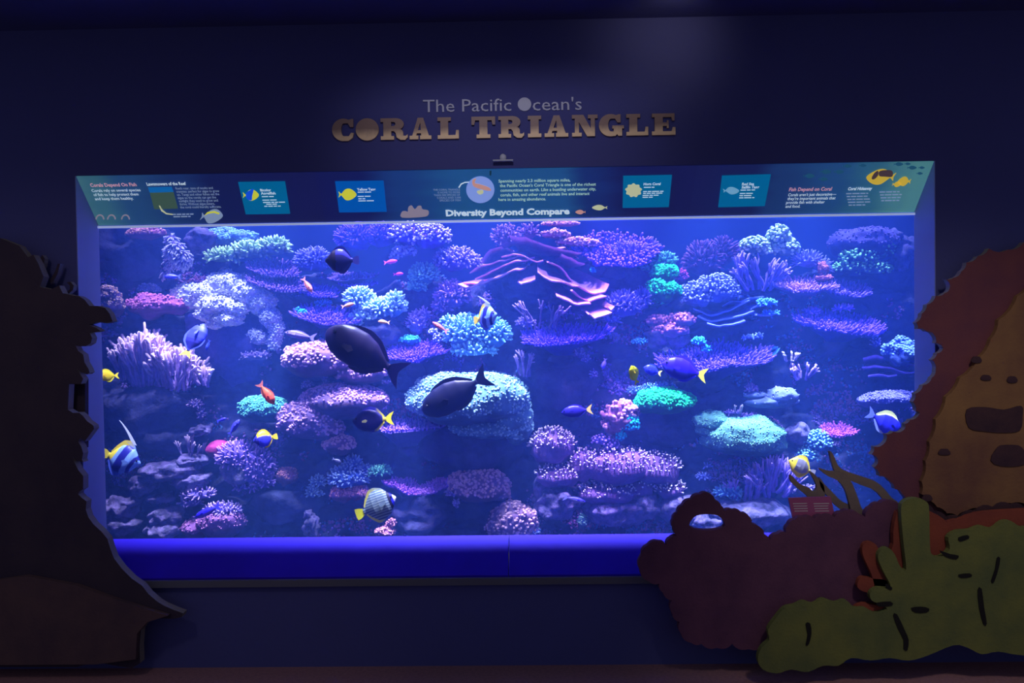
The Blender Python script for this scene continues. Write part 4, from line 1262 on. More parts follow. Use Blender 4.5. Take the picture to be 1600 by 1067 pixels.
fish('powder_blue_tang', 1381, 659, 62, 'tang', 'R', -32, .36, lambda s, z: (235, 230, 190) if z > .86 and .25 < s < .9 else (45, 45, 235), lambda s, z: (240, 235, 170) if z > 0 else (130, 150, 255), 'powder blue tang with a pale yellow back fin beside the maroon cut-out', tail_c=(110, 130, 255), dors=.09, anal=(140, 160, 255))
fish('butterflyfish', 1253, 730, 46, 'disc', 'L', 28, .33, lambda s, z: (225, 200, 50) if (s < .30 or abs(z) > .72) else ((135, 135, 165) if s < .85 else (200, 185, 90)), (225, 205, 60), 'yellow rimmed grey butterflyfish above the red plaque', dors=.07, tail='square', tail_c=(150, 150, 180))
fish('damselfish', 325, 799, 46, 'slim', 'L', -24, .30, lambda s, z: (40, 30, 240) if z > -.3 else (110, 105, 235), (70, 70, 240), 'slim royal blue damselfish over the lavender lace crown', dors=.03, hscale=1.2)
fish('blue_fish', 346, 656, 16, 'anthias', 'R', 20, .45, flat((60, 50, 240)), (70, 70, 240), 'tiny royal blue fish left of the teal mound', dors=.05)
fish('blue_fish', 366, 668, 30, 'anthias', 'R', 55, .45, flat((70, 70, 225)), (80, 80, 230), 'blue fish tilted upward below the teal mound', dors=.06)
fish('cleaner_wrasse', 897, 780, 36, 'slim', 'R', -14, .34, lambda s, z: (60, 55, 215) if z > -.1 else (165, 175, 255), (120, 130, 245), 'slim blue and white wrasse in front of the lowest purple coral', dors=.03)
fish('small_fish', 526, 719, 15, 'anthias', 'R', -22, .40, flat((165, 175, 245)), (150, 160, 240), 'tiny silvery fish under the small pink nub coral', dors=.04)

# ------------------------------------------------------------------ header sign panels (sloping from the wall face back to the acrylic)
HP0 = np.array((0, 0.0, Z1))
HPV = np.array((0, -GL, Z1 - G1))
HPV = HPV / np.linalg.norm(HPV)                 # up the slope
HPN = np.cross(np.array((1.0, 0, 0)), HPV)      # towards the viewer
if HPN[1] > 0:
    HPN = -HPN


def hdr(px, py, off=0.0):
    d = ray(px, py)
    p0 = HP0 + HPN * off
    return CAM + d * (np.dot(p0 - CAM, HPN) / np.dot(d, HPN))


def wal(px, py, y=0.0):
    return at(px, py, y)


def print_mat(name, stops, strength, noise_col=None):
    """printed film, emissive in its own colours: colours change along x"""
    m = bpy.data.materials.new(name)
    m.use_nodes = True
    nt = m.node_tree
    b = nt.nodes['Principled BSDF']
    g = nt.nodes.new('ShaderNodeTexCoord')
    sp = nt.nodes.new('ShaderNodeSeparateXYZ')
    nt.links.new(g.outputs['Generated'], sp.inputs[0])
    n = nt.nodes.new('ShaderNodeTexNoise')
    n.inputs['Scale'].default_value = 3
    nt.links.new(g.outputs['Generated'], n.inputs['Vector'])
    ad = nt.nodes.new('ShaderNodeMath')
    ad.operation = 'MULTIPLY_ADD'
    ad.inputs[1].default_value = .10
    nt.links.new(n.outputs[0], ad.inputs[0])
    nt.links.new(sp.outputs[0], ad.inputs[2])
    r = nt.nodes.new('ShaderNodeValToRGB')
    cr = r.color_ramp
    cr.interpolation = 'EASE'
    while len(cr.elements) > 1:
        cr.elements.remove(cr.elements[0])
    for i, (p, c) in enumerate(stops):
        e = cr.elements[0] if i == 0 else cr.elements.new(p)
        e.position = p
        e.color = (*lin(c), 1)
    nt.links.new(ad.outputs[0], r.inputs[0])
    nt.links.new(r.outputs[0], b.inputs['Base Color'])
    nt.links.new(r.outputs[0], b.inputs['Emission Color'])
    b.inputs['Emission Strength'].default_value = strength  # the print gives off its own colours
    b.inputs['Roughness'].default_value = .5
    return m


def ink(name, c, e=.75):
    return mat('ink_' + name, tuple(lin(c)), .6, emit=e)


INK = {'white': ink('white', (195, 215, 225)), 'pale': ink('pale_green', (165, 205, 185)), 'rose': ink('rose', (205, 150, 165)), 'grey': ink('grey', (125, 145, 175)),
       'yellow': ink('yellow', (205, 205, 60)), 'blue': ink('blue', (20, 80, 215)), 'dark': ink('dark', (20, 50, 70)), 'globe': ink('globe', (125, 150, 215)), 'orange': ink('orange', (190, 140, 130)),
       'cloud': ink('cloud', (135, 125, 140)), 'sky': ink('sky', (15, 100, 170)), 'mossy': ink('moss', (60, 85, 75)), 'cream': ink('cream', (185, 190, 150)), 'card': ink('card', (0, 95, 140), .85),
       'card2': ink('card_blue', (0, 80, 160), .85), 'goldf': ink('gold_fish', (200, 170, 60)), 'brown': ink('brown', (70, 55, 60)), 'teal': ink('teal_fish', (110, 165, 195)), 'navyfish': ink('navy_fish', (30, 80, 110))}

_fontc = {}


def glyphs(body, bold=0.0):
    cu = bpy.data.curves.new('t', 'FONT')
    cu.body = body
    cu.size = 1
    cu.offset = bold
    cu.resolution_u = 2
    ob = bpy.data.objects.new('t', cu)
    COL.objects.link(ob)
    dg = bpy.context.evaluated_depsgraph_get()
    me = bpy.data.meshes.new_from_object(ob.evaluated_get(dg))
    V = np.array([v.co[:] for v in me.vertices])
    Fc = [list(p.vertices) for p in me.polygons]
    bpy.data.objects.remove(ob)
    bpy.data.curves.remove(cu)
    bpy.data.meshes.remove(me)
    return V, Fc


def text_on(surf, body, x0, x1, yb, yt, material, parent, off=.003, bold=.0, slope=None, name='lettering'):
    """one line of print between photo x0..x1, baseline yb at x0, cap height up to yt"""
    V, Fc = glyphs(body, bold)
    if slope is None:
        slope = -.0165
    cap = .70
    v0, v1 = V[:, 0].min(), V[:, 0].max()
    O = surf(x0, yb, off)
    U = surf(x1, yb + slope * (x1 - x0), off) - O
    W = surf(x0, yt, off) - O
    if surf is hdr:
        W = HPV * np.linalg.norm(W)
    else:
        W = np.array((0, 0, 1.0)) * np.linalg.norm(W)
    P = O[None] + np.outer((V[:, 0] - v0) / (v1 - v0), U) + np.outer(V[:, 1] / cap, W)
    me = bpy.data.meshes.new(name)
    loc = O
    me.from_pydata([tuple(p - loc) for p in P], [], Fc)
    me.update()
    o = link(name, me, material, None, tuple(loc))
    if parent is not None:
        o.parent = parent
        o.matrix_parent_inverse = Matrix.Translation(-Vector(parent.matrix_basis.translation)) if parent.parent is None else Matrix.Translation(-Vector(parent.matrix_basis.translation + (parent.parent.matrix_basis.translation if parent.parent else Vector())))
    return o


def wpos(o):
    v = Vector(o.location)
    p = o.parent
    while p is not None:
        v = v + Vector(p.location)
        p = p.parent
    return v


def put(o, parent, wloc):
    """parent an unrotated part and keep its place"""
    o.parent = parent
    o.location = Vector(wloc) - wpos(parent)


def flatshape(surf, pts, material, parent, name, off=.004, th=.0015):
    P = [surf(p[0], p[1], off) for p in pts]
    c = np.mean(P, axis=0)
    bm = bmesh.new()
    nrm = HPN if surf is hdr else np.array((0, -1.0, 0))
    prism_bm(bm, [tuple(p - c) for p in P], tuple(-nrm * th))
    o = link(name, bm_mesh(name, bm), material)
    put(o, parent, c)
    return o


def text(surf, body, x0, x1, yb, yt, material, parent, off=.0045, bold=.0, slope=None):
    o = text_on(surf, body, x0, x1, yb, yt, material, None, off, bold, slope)
    put(o, parent, o.location)
    return o


def greek(surf, x0, x1, y, n, dy, material, parent, hgt=1.7, seed=1, slope=-.016, ragged=.2):
    """rows of words too small to read in the photo: word-length dashes"""
    rg = random.Random(seed)
    bm = bmesh.new()
    c = surf(x0, y, .0045)
    nrm = HPN
    for i in range(n):
        x = x0 + i * 1.0
        end = x1 - rg.uniform(0, ragged) * (x1 - x0)
        while x < end - 3:
            wl = min(rg.uniform(4, 12), end - x)
            yy = y + i * dy + slope * (x - x0)
            q_ = [surf(a, b, .0045) - c for a, b in ((x, yy), (x + wl, yy + slope * wl), (x + wl, yy + slope * wl - hgt), (x, yy - hgt))]
            bm.faces.new([bm.verts.new(p) for p in q_])
            x += wl + 1.3
    o = link('lettering', bm_mesh('lettering', bm), material)
    put(o, parent, c)
    o['kind'] = 'stuff'
    return o


def smooth_closed(pts, k=5):
    pts = np.asarray(pts, float)
    n = len(pts)
    out = []
    for i in range(n):
        p0, p1, p2, p3 = pts[i - 1], pts[i], pts[(i + 1) % n], pts[(i + 2) % n]
        for j in range(k):
            t = j / k
            out.append(.5 * ((2 * p1) + (-p0 + p2) * t + (2 * p0 - 5 * p1 + 4 * p2 - p3) * t * t + (-p0 + 3 * p1 - 3 * p2 + p3) * t ** 3))
    return np.array(out)


def fish_outline(cx, cy, L, face='L', fat=.36, sk=0.0):
    """picture of a fish: one closed outline in photo pixels"""
    s = -1 if face == 'L' else 1
    b = [(.5, 0), (.36, .55), (.12, .95), (-.12, .85), (-.28, .35), (-.36, .12), (-.5, .5), (-.46, 0), (-.5, -.5), (-.36, -.12), (-.28, -.35), (-.1, -.9), (.14, -.9), (.38, -.5)]
    p = [(cx + s * x * L + sk * y * L, cy - y * fat * L) for x, y in b]
    return smooth_closed(p, 3)


def panel(x0, x1, stops, label, strength=.62):
    """one sloping header panel between two photo columns"""
    xa = max(-HX + .006, hdr(x0, 300)[0]) if x0 > 130 else -HX + .006
    xb = min(HX - .006, hdr(x1, 300)[0]) if x1 < 1450 else HX - .006
    a = HP0 + np.array((0, .004, -.004))
    slope_len = math.hypot(GL - .014, Z1 - G1 - .006)
    root = empty('header_sign', ((xa + xb) / 2, a[1], a[2] - slope_len * HPV[2]), label, 'sign')
    o = wpos(root)
    p8 = []
    for off in (0, -.012):
        for (x, t) in ((xa, 0), (xb, 0), (xb, slope_len), (xa, slope_len)):
            p8.append(np.array((x, a[1], a[2])) - HPV * t + HPN * off - np.array(o))
    hexa('panel', [tuple(p) for p in p8], print_mat('header_print', stops, strength), root)
    return root


NAVY = (24, 30, 84)
BLU = (34, 84, 142)
hp_l = panel(118, 498, [(.0, (78, 128, 138)), (.10, (60, 112, 132)), (.24, (40, 82, 132)), (.48, (30, 58, 118)), (.62, (24, 36, 94)), (1, (26, 32, 92))], 'header sign about corals depending on fish, over the white cauliflower coral', .55)
hp_c = panel(498, 1083, [(.0, (24, 30, 92)), (.16, (24, 34, 100)), (.28, (30, 66, 132)), (.45, (36, 92, 148)), (.70, (36, 90, 146)), (.78, (28, 52, 118)), (.88, (26, 34, 96)), (1, (26, 32, 90))], 'middle header sign reading Diversity Beyond Compare', .55)
hp_r = panel(1083, 1462, [(.0, (28, 34, 92)), (.30, (26, 38, 96)), (.42, (32, 64, 122)), (.66, (38, 84, 140)), (.82, (50, 108, 140)), (.95, (78, 138, 146)), (1, (84, 146, 150))], 'header sign about fish depending on coral, over the dark mauve dome', .55)


def card(root, quad, m_, name='card'):
    P = [hdr(p[0], p[1], .009) for p in quad]
    c = np.mean(P, axis=0)
    bm = bmesh.new()
    prism_bm(bm, [tuple(p - c) for p in P], tuple(-HPN * .006))
    o = link(name, bm_mesh(name, bm), m_)
    put(o, root, c)
    return o


# left panel print
text(hdr, 'Corals Depend On Fish', 142, 214, 292, 287, INK['rose'], hp_l, bold=.02)
for i, (s, a, b_) in enumerate((('Corals rely on several species', 144, 220), ('of fish to help protect them', 147, 217), ('and keep them healthy.', 149, 209))):
    text(hdr, s, a, b_, 300 + i * 6.4, 296.0 + i * 6.4, INK['white'], hp_l, bold=.012)
text(hdr, 'Lawnmowers of the Reef', 230, 291, 290, 285.5, INK['white'], hp_l, bold=.03)
flatshape(hdr, [(231, 293), (268, 292), (271, 300), (234, 301)], INK['sky'], hp_l, 'picture_sky')
flatshape(hdr, [(234, 301), (271, 300), (278, 326), (241, 327)], INK['mossy'], hp_l, 'picture_reef')
for i, (s, a, b_) in enumerate((('Reefs near, tons of nooks and', 275, 333), ('crannies: perfect for algae to grow', 276, 343), ('on. Tangs and other fishes eat the', 277, 343), ('algae so the corals can get the', 278, 338), ('sunlight they need to grow and', 280, 341), ('thrive. Without algae-eaters,', 281, 336), ('the coral could literally suffocate.', 282, 346))):
    text(hdr, s, a, b_, 296.2 + i * 4.9, 292.6 + i * 4.9, INK['grey'], hp_l, bold=.008)
greek(hdr, 270, 304, 336, 2, 3.6, INK['grey'], hp_l, 2, seed=4)
ar = [(248, 321), (252, 330), (260, 335), (270, 336)]
flatshape(hdr, ar + [(270, 334.5), (260, 333), (254, 328), (250, 321)], INK['cream'], hp_l, 'arrow')
flatshape(hdr, fish_outline(331, 338, 34, 'R', .34, .1), INK['grey'], hp_l, 'picture_fish')
flatshape(hdr, [(319, 337), (324, 331.5), (335, 330), (343, 333), (342, 335), (334, 332.5), (325, 334)], INK['yellow'], hp_l, 'picture_fish', .0065)
for cx in (156, 174, 196):
    a_ = np.linspace(0, math.pi, 8)
    ou = [(cx + 7 * math.cos(t), 343 - 8 * math.sin(t)) for t in a_]
    inn = [(cx + 5 * math.cos(t), 343 - 6 * math.sin(t)) for t in a_[::-1]]
    flatshape(hdr, ou + inn, INK['cloud'], hp_l, 'picture_coral')
c1 = card(hp_l, [(372, 285), (445, 284), (453, 334), (384, 335)], INK['card'])
flatshape(hdr, fish_outline(392, 305, 25, 'R', .36), INK['yellow'], c1, 'picture_fish', .0105)
flatshape(hdr, smooth_closed([(384, 303), (389, 298), (396, 296), (394, 306), (393, 313), (386, 311)], 3), INK['blue'], c1, 'picture_fish', .0125)
text(hdr, 'Bicolor', 407, 424, 299, 295.2, INK['white'], c1, .0105, .03)
text(hdr, 'Angelfish', 408, 431, 304, 300.2, INK['white'], c1, .0105, .03)
for i, (a, b_, y) in enumerate(((409, 430, 308), (410, 433, 313.4), (411, 446, 317), (416, 436, 319.8), (413, 443, 323))):
    greek(lambda p, q2, o_=0: hdr(p, q2, .0105), a, b_, y, 1, 3, INK['white'], c1, 1.4, seed=i, ragged=.02)

# middle panel print
c2 = card(hp_c, [(523.5, 284), (599, 283), (604, 331), (530, 332)], INK['card2'])
flatshape(hdr, fish_outline(543, 304, 28, 'R', .34), INK['yellow'], c2, 'picture_fish', .0105)
text(hdr, 'Yellow Tang', 558, 587, 298, 294, INK['white'], c2, .0105, .03)
for i, (a, b_, y) in enumerate(((559, 583, 301), (559, 582, 307.6), (560, 573, 311.3), (560, 585, 314.6))):
    greek(lambda p, q2, o_=0: hdr(p, q2, .0105), a, b_, y, 1, 3, INK['white'], c2, 1.4, seed=20 + i, ragged=.02)
for i, (s, a, b_) in enumerate((('THE CORAL TRIANGLE', 677, 719), ('IS HOME TO MORE', 684, 719), ('THAN 500 SPECIES OF', 678, 719), ('CORALS AND 3,000', 683, 720), ('SPECIES OF FISH', 687, 720))):
    text(hdr, s, a, b_, 298.2 + i * 4.15, 295.2 + i * 4.15, INK['grey'], hp_c)
a_ = np.linspace(0, 2 * math.pi, 40, endpoint=False)
flatshape(hdr, [(750.5 + 22 * math.cos(t), 296.5 - 20.8 * math.sin(t)) for t in a_], INK['globe'], hp_c, 'picture_globe')
flatshape(hdr, smooth_closed([(738, 282), (744, 279), (742, 286), (750, 288), (764, 293), (767, 298), (757, 297), (746, 294), (739, 290)], 3), INK['orange'], hp_c, 'picture_globe', .0065)
flatshape(hdr, smooth_closed([(745, 299), (754, 297), (755, 302), (749, 304)], 3), INK['cream'], hp_c, 'picture_globe', .0065)
flatshape(hdr, [(716, 293), (720, 287), (726, 284.5), (733, 284), (733, 285.3), (726, 286), (721, 288.5), (718, 293.5)], INK['white'], hp_c, 'arrow')
for i, (s, a, b_) in enumerate((('Spanning nearly 2.3 million square miles,', 779, 891), ("the Pacific Ocean's Coral Triangle is one of the richest", 781, 931), ('communities on earth. Like a bustling underwater city,', 782, 931), ('corals, fish, and other reef animals live and interact', 782, 921), ('here in amazing abundance.', 779, 853))):
    text(hdr, s, a, b_, 285.2 + i * 7.2, 280.6 + i * 7.2, INK['pale'], hp_c, bold=.012)
text(hdr, 'Diversity Beyond Compare', 697, 890, 337.5, 328.2, INK['white'], hp_c, bold=.042)
cl = smooth_closed([(628, 340), (628, 331), (634, 330), (637, 331), (638, 324), (643, 321), (648, 327), (653, 322), (658, 322), (660, 327), (669, 329), (669, 336), (660, 339)], 3)
flatshape(hdr, cl, INK['cloud'], hp_c, 'picture_coral')
flatshape(hdr, fish_outline(937, 324.5, 24, 'L', .18), INK['cream'], hp_c, 'picture_fish')
flatshape(hdr, fish_outline(907, 331.5, 16, 'L', .22), INK['orange'], hp_c, 'picture_fish')
flatshape(hdr, [(765, 267), (768, 267), (767.4, 274), (765, 274)], INK['dark'], hp_c, 'clip')
c3 = card(hp_c, [(974, 275.5), (1050, 274), (1045, 323.5), (973, 325)], INK['card'])
a_ = np.linspace(0, 2 * math.pi, 44, endpoint=False)
flatshape(hdr, [(990 + (12.2 + 1.3 * math.sin(9 * t)) * math.cos(t), 297.5 - (10.2 + 1.0 * math.sin(9 * t)) * math.sin(t)) for t in a_], INK['cream'], c3, 'picture_coral', .0105)
text(hdr, 'Horn Coral', 1005.5, 1032, 289.5, 285.6, INK['white'], c3, .0105, .03)
for i, (a, b_, y) in enumerate(((1006, 1027, 293.5), (1005, 1037, 300), (1005, 1037, 302.8), (1004, 1031, 306), (1004, 1020, 309))):
    greek(lambda p, q2, o_=0: hdr(p, q2, .0105), a, b_, y, 1, 3, INK['white'], c3, 1.4, seed=40 + i, ragged=.02)

# right panel print
c4 = card(hp_r, [(1128.5, 275), (1204.5, 273), (1195, 322), (1122.5, 324)], INK['card'])
flatshape(hdr, fish_outline(1142.5, 298, 25, 'R', .24, -.05), INK['teal'], c4, 'picture_fish', .0105)
text(hdr, 'Red Sea', 1159, 1178, 289.5, 285.6, INK['white'], c4, .0105, .03)
text(hdr, 'Sailfin Tang', 1158.5, 1186, 294.5, 290.6, INK['white'], c4, .0105, .03)
for i, (a, b_, y) in enumerate(((1157, 1180, 297.8), (1156, 1180, 303), (1155.5, 1178, 306.4), (1155, 1179, 309.8))):
    greek(lambda p, q2, o_=0: hdr(p, q2, .0105), a, b_, y, 1, 3, INK['white'], c4, 1.4, seed=60 + i, ragged=.02)
text(hdr, 'Fish Depend on Coral', 1232.5, 1299, 298.8, 293.4, INK['rose'], hp_r, bold=.02)
for i, (s, a, b_) in enumerate((("Corals aren't just decorative—", 1231, 1306), ("they're important animals that", 1230, 1305), ('provide fish with shelter', 1228, 1288), ('and food.', 1227, 1250))):
    text(hdr, s, a, b_, 306.6 + i * 6.0, 302.3 + i * 6.0, INK['white'], hp_r, bold=.012)
text(hdr, 'Coral Hideaway', 1324.5, 1362, 297.2, 292.8, INK['white'], hp_r, bold=.03)
greek(hdr, 1322, 1360, 303.5, 5, 4.5, INK['grey'], hp_r, seed=11, slope=-.02)
greek(hdr, 1374, 1412, 301, 4, 4.5, INK['grey'], hp_r, seed=12, slope=-.02)
flatshape(hdr, fish_outline(1376, 276.5, 44, 'L', .29, .12), INK['goldf'], hp_r, 'picture_fish')
flatshape(hdr, smooth_closed([(1374, 268), (1383, 266), (1394, 267), (1394, 276), (1383, 276), (1374, 275)], 3), INK['brown'], hp_r, 'picture_fish', .0065)
flatshape(hdr, smooth_closed([(1366, 271), (1372, 267), (1372, 274), (1366, 280), (1362, 279)], 3), INK['brown'], hp_r, 'picture_fish', .0065)
flatshape(hdr, fish_outline(1413, 283.5, 20, 'L', .38, .1), INK['goldf'], hp_r, 'picture_fish')
flatshape(hdr, fish_outline(1401.5, 288, 14, 'R', .32, .1), INK['goldf'], hp_r, 'picture_fish')
for i, (a, b_, L_) in enumerate(((1404, 256.5, 15), (1418, 256, 10), (1425, 262, 15), (1440, 262, 10), (1437, 271, 10), (1290, 268.5, 18), (1264, 275, 18), (1286, 280, 15), (1311, 268.5, 16), (1324, 259.5, 14), (1348, 258.5, 12))):
    flatshape(hdr, fish_outline(a, b_, L_, 'R', .2), INK['navyfish'], hp_r, 'picture_fish')

# ------------------------------------------------------------------ wall title
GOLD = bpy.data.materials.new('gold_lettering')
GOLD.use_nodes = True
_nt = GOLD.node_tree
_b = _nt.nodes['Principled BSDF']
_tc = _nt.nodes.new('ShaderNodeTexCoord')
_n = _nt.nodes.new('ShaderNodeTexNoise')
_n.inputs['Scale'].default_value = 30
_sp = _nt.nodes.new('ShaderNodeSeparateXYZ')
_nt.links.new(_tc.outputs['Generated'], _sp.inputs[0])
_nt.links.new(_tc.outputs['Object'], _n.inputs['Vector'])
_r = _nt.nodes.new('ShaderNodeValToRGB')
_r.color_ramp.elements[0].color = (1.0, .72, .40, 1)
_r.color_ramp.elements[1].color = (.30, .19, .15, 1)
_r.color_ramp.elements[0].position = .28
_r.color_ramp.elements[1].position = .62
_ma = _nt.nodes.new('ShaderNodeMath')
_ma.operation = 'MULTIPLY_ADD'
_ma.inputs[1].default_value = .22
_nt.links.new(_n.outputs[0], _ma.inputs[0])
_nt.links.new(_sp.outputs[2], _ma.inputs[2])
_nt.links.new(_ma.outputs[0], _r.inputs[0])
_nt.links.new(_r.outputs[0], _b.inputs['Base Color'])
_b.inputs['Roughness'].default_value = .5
SILVER = mat('grey_lettering', (.52, .54, .66), .5, noise=(20, .3, (.44, .46, .6)))

tr = empty('wall_title', tuple(wal(788, 216, -.006)), 'gold slab letters reading Coral Triangle on the navy wall', 'lettering')


def arc(cx, cy, rx, ry, a0, a1, n=14):
    return [(cx + rx * math.cos(R(a0 + (a1 - a0) * i / (n - 1))), cy + ry * math.sin(R(a0 + (a1 - a0) * i / (n - 1)))) for i in range(n)]


def rect(x0, y0, x1, y1):
    return [(x0, y0), (x1, y0), (x1, y1), (x0, y1)]


S_, ST = .17, .36            # slab thickness, stem thickness relative to cap height


def slab(ch):
    if ch == 'I':
        return .62, [rect(0, 0, .62, S_), rect(0, 1 - S_, .62, 1), rect(.12, 0, .50, 1)]
    if ch == 'L':
        return .98, [rect(0, 0, .98, S_), rect(0, 1 - S_, .62, 1), rect(.13, 0, .49, 1), [(.80, 0), (.98, 0), (.98, .40), (.86, .40)]]
    if ch == 'T':
        return 1.06, [rect(0, 1 - S_, 1.06, 1), rect(.35, 0, .71, 1), rect(.22, 0, .84, S_), [(0, .62), (.12, .62), (.2, 1), (0, 1)], [(.94, .62), (1.06, .62), (1.06, 1), (.86, 1)]]
    if ch == 'E':
        return 1.04, [rect(0, 0, 1.02, S_), rect(0, 1 - S_, 1.0, 1), rect(.12, 0, .48, 1), rect(.4, .42, .70, .58), [(.66, .32), (.74, .32), (.74, .68), (.66, .68)],
                      [(.84, 0), (1.04, 0), (1.04, .36), (.92, .36)], [(.82, 1), (1.0, 1), (1.0, .66), (.90, .66)]]
    if ch == 'A':
        return 1.04, [[(.10, S_ * .5), (.28, S_ * .5), (.52, .78), (.52, 1), (.40, 1)], [(.52, 1), (.52, .78), (.56, S_ * .5), (.95, S_ * .5), (.66, 1)], rect(0, 0, .42, S_), rect(.5, 0, 1.04, S_), [(.30, .28), (.70, .28), (.66, .42), (.36, .42)]]
    if ch == 'N':
        return 1.12, [rect(0, 0, .42, S_), rect(0, 1 - S_, .40, 1), rect(.12, 0, .30, 1), [(.12, 1), (.50, 1), (1.0, 0), (.66, 0)], rect(.82, 0, 1.0, 1), rect(.70, 1 - S_, 1.12, 1)]
    if ch in 'CG':
        ou = arc(.5, .5, .5, .52, 62, 298, 22)
        inn = arc(.53, .5, .13, .30, 280, 80, 14)
        ps = [ou + inn]
        ps.append([(.55, 1.0), (.74, .96), (.86, 1.0), (.94, 1.0), (.94, .62), (.80, .62), (.70, .80), (.55, .80)])
        if ch == 'C':
            ps.append([(.55, -.02), (.72, -.02), (.90, .12), (.96, .34), (.84, .36), (.74, .20), (.55, .20)])
            return .96, ps
        ps.append([(.52, -.02), (.72, 0), (.78, .08), (.84, 0), (1.0, 0), (1.0, .34), (1.08, .34), (1.08, .48), (.58, .48), (.58, .34), (.64, .34), (.64, .20), (.52, .20)])
        return 1.08, ps
    if ch == 'O':
        return 1.02, [arc(.51, .5, .51, .52, 0, 350, 36)]
    if ch == 'R':
        bowl = [(.4, 1)] + arc(.66, .72, .36, .28, 90, -90, 12) + [(.4, .44), (.4, .62)] + arc(.58, .73, .07, .09, -90, 90, 6) + [(.4, .84)]
        leg = [(.44, .48), (.74, .48)] + arc(.78, .34, .20, .16, 60, 0, 5) + [(.99, .18), (1.10, .17), (1.18, .24), (1.18, .10), (1.06, -.02), (.86, -.01), (.70, .10), (.66, .30), (.58, .40), (.44, .40)]
        return 1.18, [rect(0, 0, .58, S_), rect(0, 1 - S_, .5, 1), rect(.12, 0, .46, 1), bowl, leg]


TITLE = [('C', 519, 553), ('O', 556, 592), ('R', 595, 637), ('A', 640, 674), ('L', 684, 717), ('T', 737, 774), ('R', 779, 819), ('I', 825, 846), ('A', 851, 888), ('N', 894, 934), ('G', 936, 975), ('L', 979, 1013), ('E', 1019, 1055.5)]
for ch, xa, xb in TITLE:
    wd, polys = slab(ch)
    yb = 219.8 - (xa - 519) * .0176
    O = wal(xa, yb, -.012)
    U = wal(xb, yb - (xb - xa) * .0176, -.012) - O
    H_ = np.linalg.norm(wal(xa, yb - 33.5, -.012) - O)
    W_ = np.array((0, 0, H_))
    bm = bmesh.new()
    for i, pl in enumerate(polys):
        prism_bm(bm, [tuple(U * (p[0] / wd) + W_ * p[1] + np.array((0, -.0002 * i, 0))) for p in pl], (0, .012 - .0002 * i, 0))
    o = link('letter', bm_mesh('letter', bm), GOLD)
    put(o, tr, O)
t2 = empty('wall_title', tuple(wal(785, 172, -.004)), "thin grey letters reading The Pacific Ocean's on the navy wall", 'lettering')


def title_word(body, x0, x1, yb, yt):
    V, Fc = glyphs(body)
    v0, v1 = V[:, 0].min(), V[:, 0].max()
    par = list(range(len(V)))

    def find(a):
        while par[a] != a:
            par[a] = par[par[a]]
            a = par[a]
        return a
    for f in Fc:
        for b_ in f[1:]:
            par[find(b_)] = find(f[0])
    groups = {}
    for f in Fc:
        groups.setdefault(find(f[0]), []).append(f)
    O = wal(x0, yb, -.005)
    U = wal(x1, yb - .0165 * (x1 - x0), -.005) - O
    H_ = np.linalg.norm(wal(x0, yt, -.005) - O)
    P = np.outer((V[:, 0] - v0) / (v1 - v0), U) + np.outer(V[:, 1] / .70, (0, 0, H_))
    for g_ in groups.values():
        ids = sorted({i for f in g_ for i in f})
        mp = {i: k for k, i in enumerate(ids)}
        c = P[ids].mean(0)
        me = bpy.data.meshes.new('letter')
        bm = bmesh.new()
        vv = [bm.verts.new(P[i] - c) for i in ids]
        fs = []
        for f in g_:
            try:
                fs.append(bm.faces.new([vv[mp[i]] for i in f]))
            except ValueError:
                pass
        ex = bmesh.ops.extrude_face_region(bm, geom=fs)
        for v in [e for e in ex['geom'] if isinstance(e, bmesh.types.BMVert)]:
            v.co.y += .005
        put(link('letter', bm_mesh('letter', bm), SILVER), t2, O + c)


title_word('The Pacific', 661, 799, 175.2, 155.6)
title_word("cean's", 832.5, 909, 172.6, 152.8)
flatshape(wal, [(819.5 + 10.6 * math.cos(t), 162.8 + 10.6 * math.sin(t)) for t in np.linspace(0, 6.28, 36, endpoint=False)], SILVER, t2, 'letter', -.005, .005)

# small dome camera on a ledge above the header
dc = empty('dome_camera', tuple(wal(786, 250, -.02)), 'small glossy dome camera on the wall under the title', 'camera')
V, T = ico(3)
dome = link('dome', mesh_np('dome', V * (.017, .017, .02), T), mat('dome_plastic', (.55, .57, .62), .12, .8), dc)
dome.location = (0, .005, .012)
b0 = box('base', (-.05, -.012, -.006), (.05, .02, .0), mat('dome_base', (.45, .46, .5), .4), dc)

# ------------------------------------------------------------------ painted board cut-outs
def board_mat(name, c1, c2, sc=5):
    return mat(name, tuple(lin(c1)), .85, .15, noise=(sc, .9, tuple(lin(c2))), bump=(80, .2))


BM = {'maroon': board_mat('maroon_board', (104, 66, 92), (88, 56, 84)), 'tan': board_mat('tan_board', (142, 106, 72), (106, 72, 66), 2), 'rust': board_mat('rust_board', (116, 68, 76), (98, 58, 78), 3),
      'hole': board_mat('dark_hole_paint', (74, 52, 60), (58, 42, 56), 9), 'orange': board_mat('orange_board', (138, 70, 56), (116, 58, 54), 4), 'green': board_mat('green_board', (112, 116, 66), (88, 98, 66), 4),
      'slot': board_mat('dark_green_slot', (34, 34, 34), (26, 24, 30)), 'branch': board_mat('brown_branch_board', (128, 112, 104), (106, 94, 98), 6), 'black': board_mat('dark_brown_board', (66, 56, 70), (56, 48, 66), 4),
      'edge': mat('raw_board_edge', (.20, .18, .17), .85), 'plaque': mat('red_plaque', tuple(lin((152, 76, 124))), .5), 'plaque_text': mat('plaque_text', (.55, .48, .55), .6)}


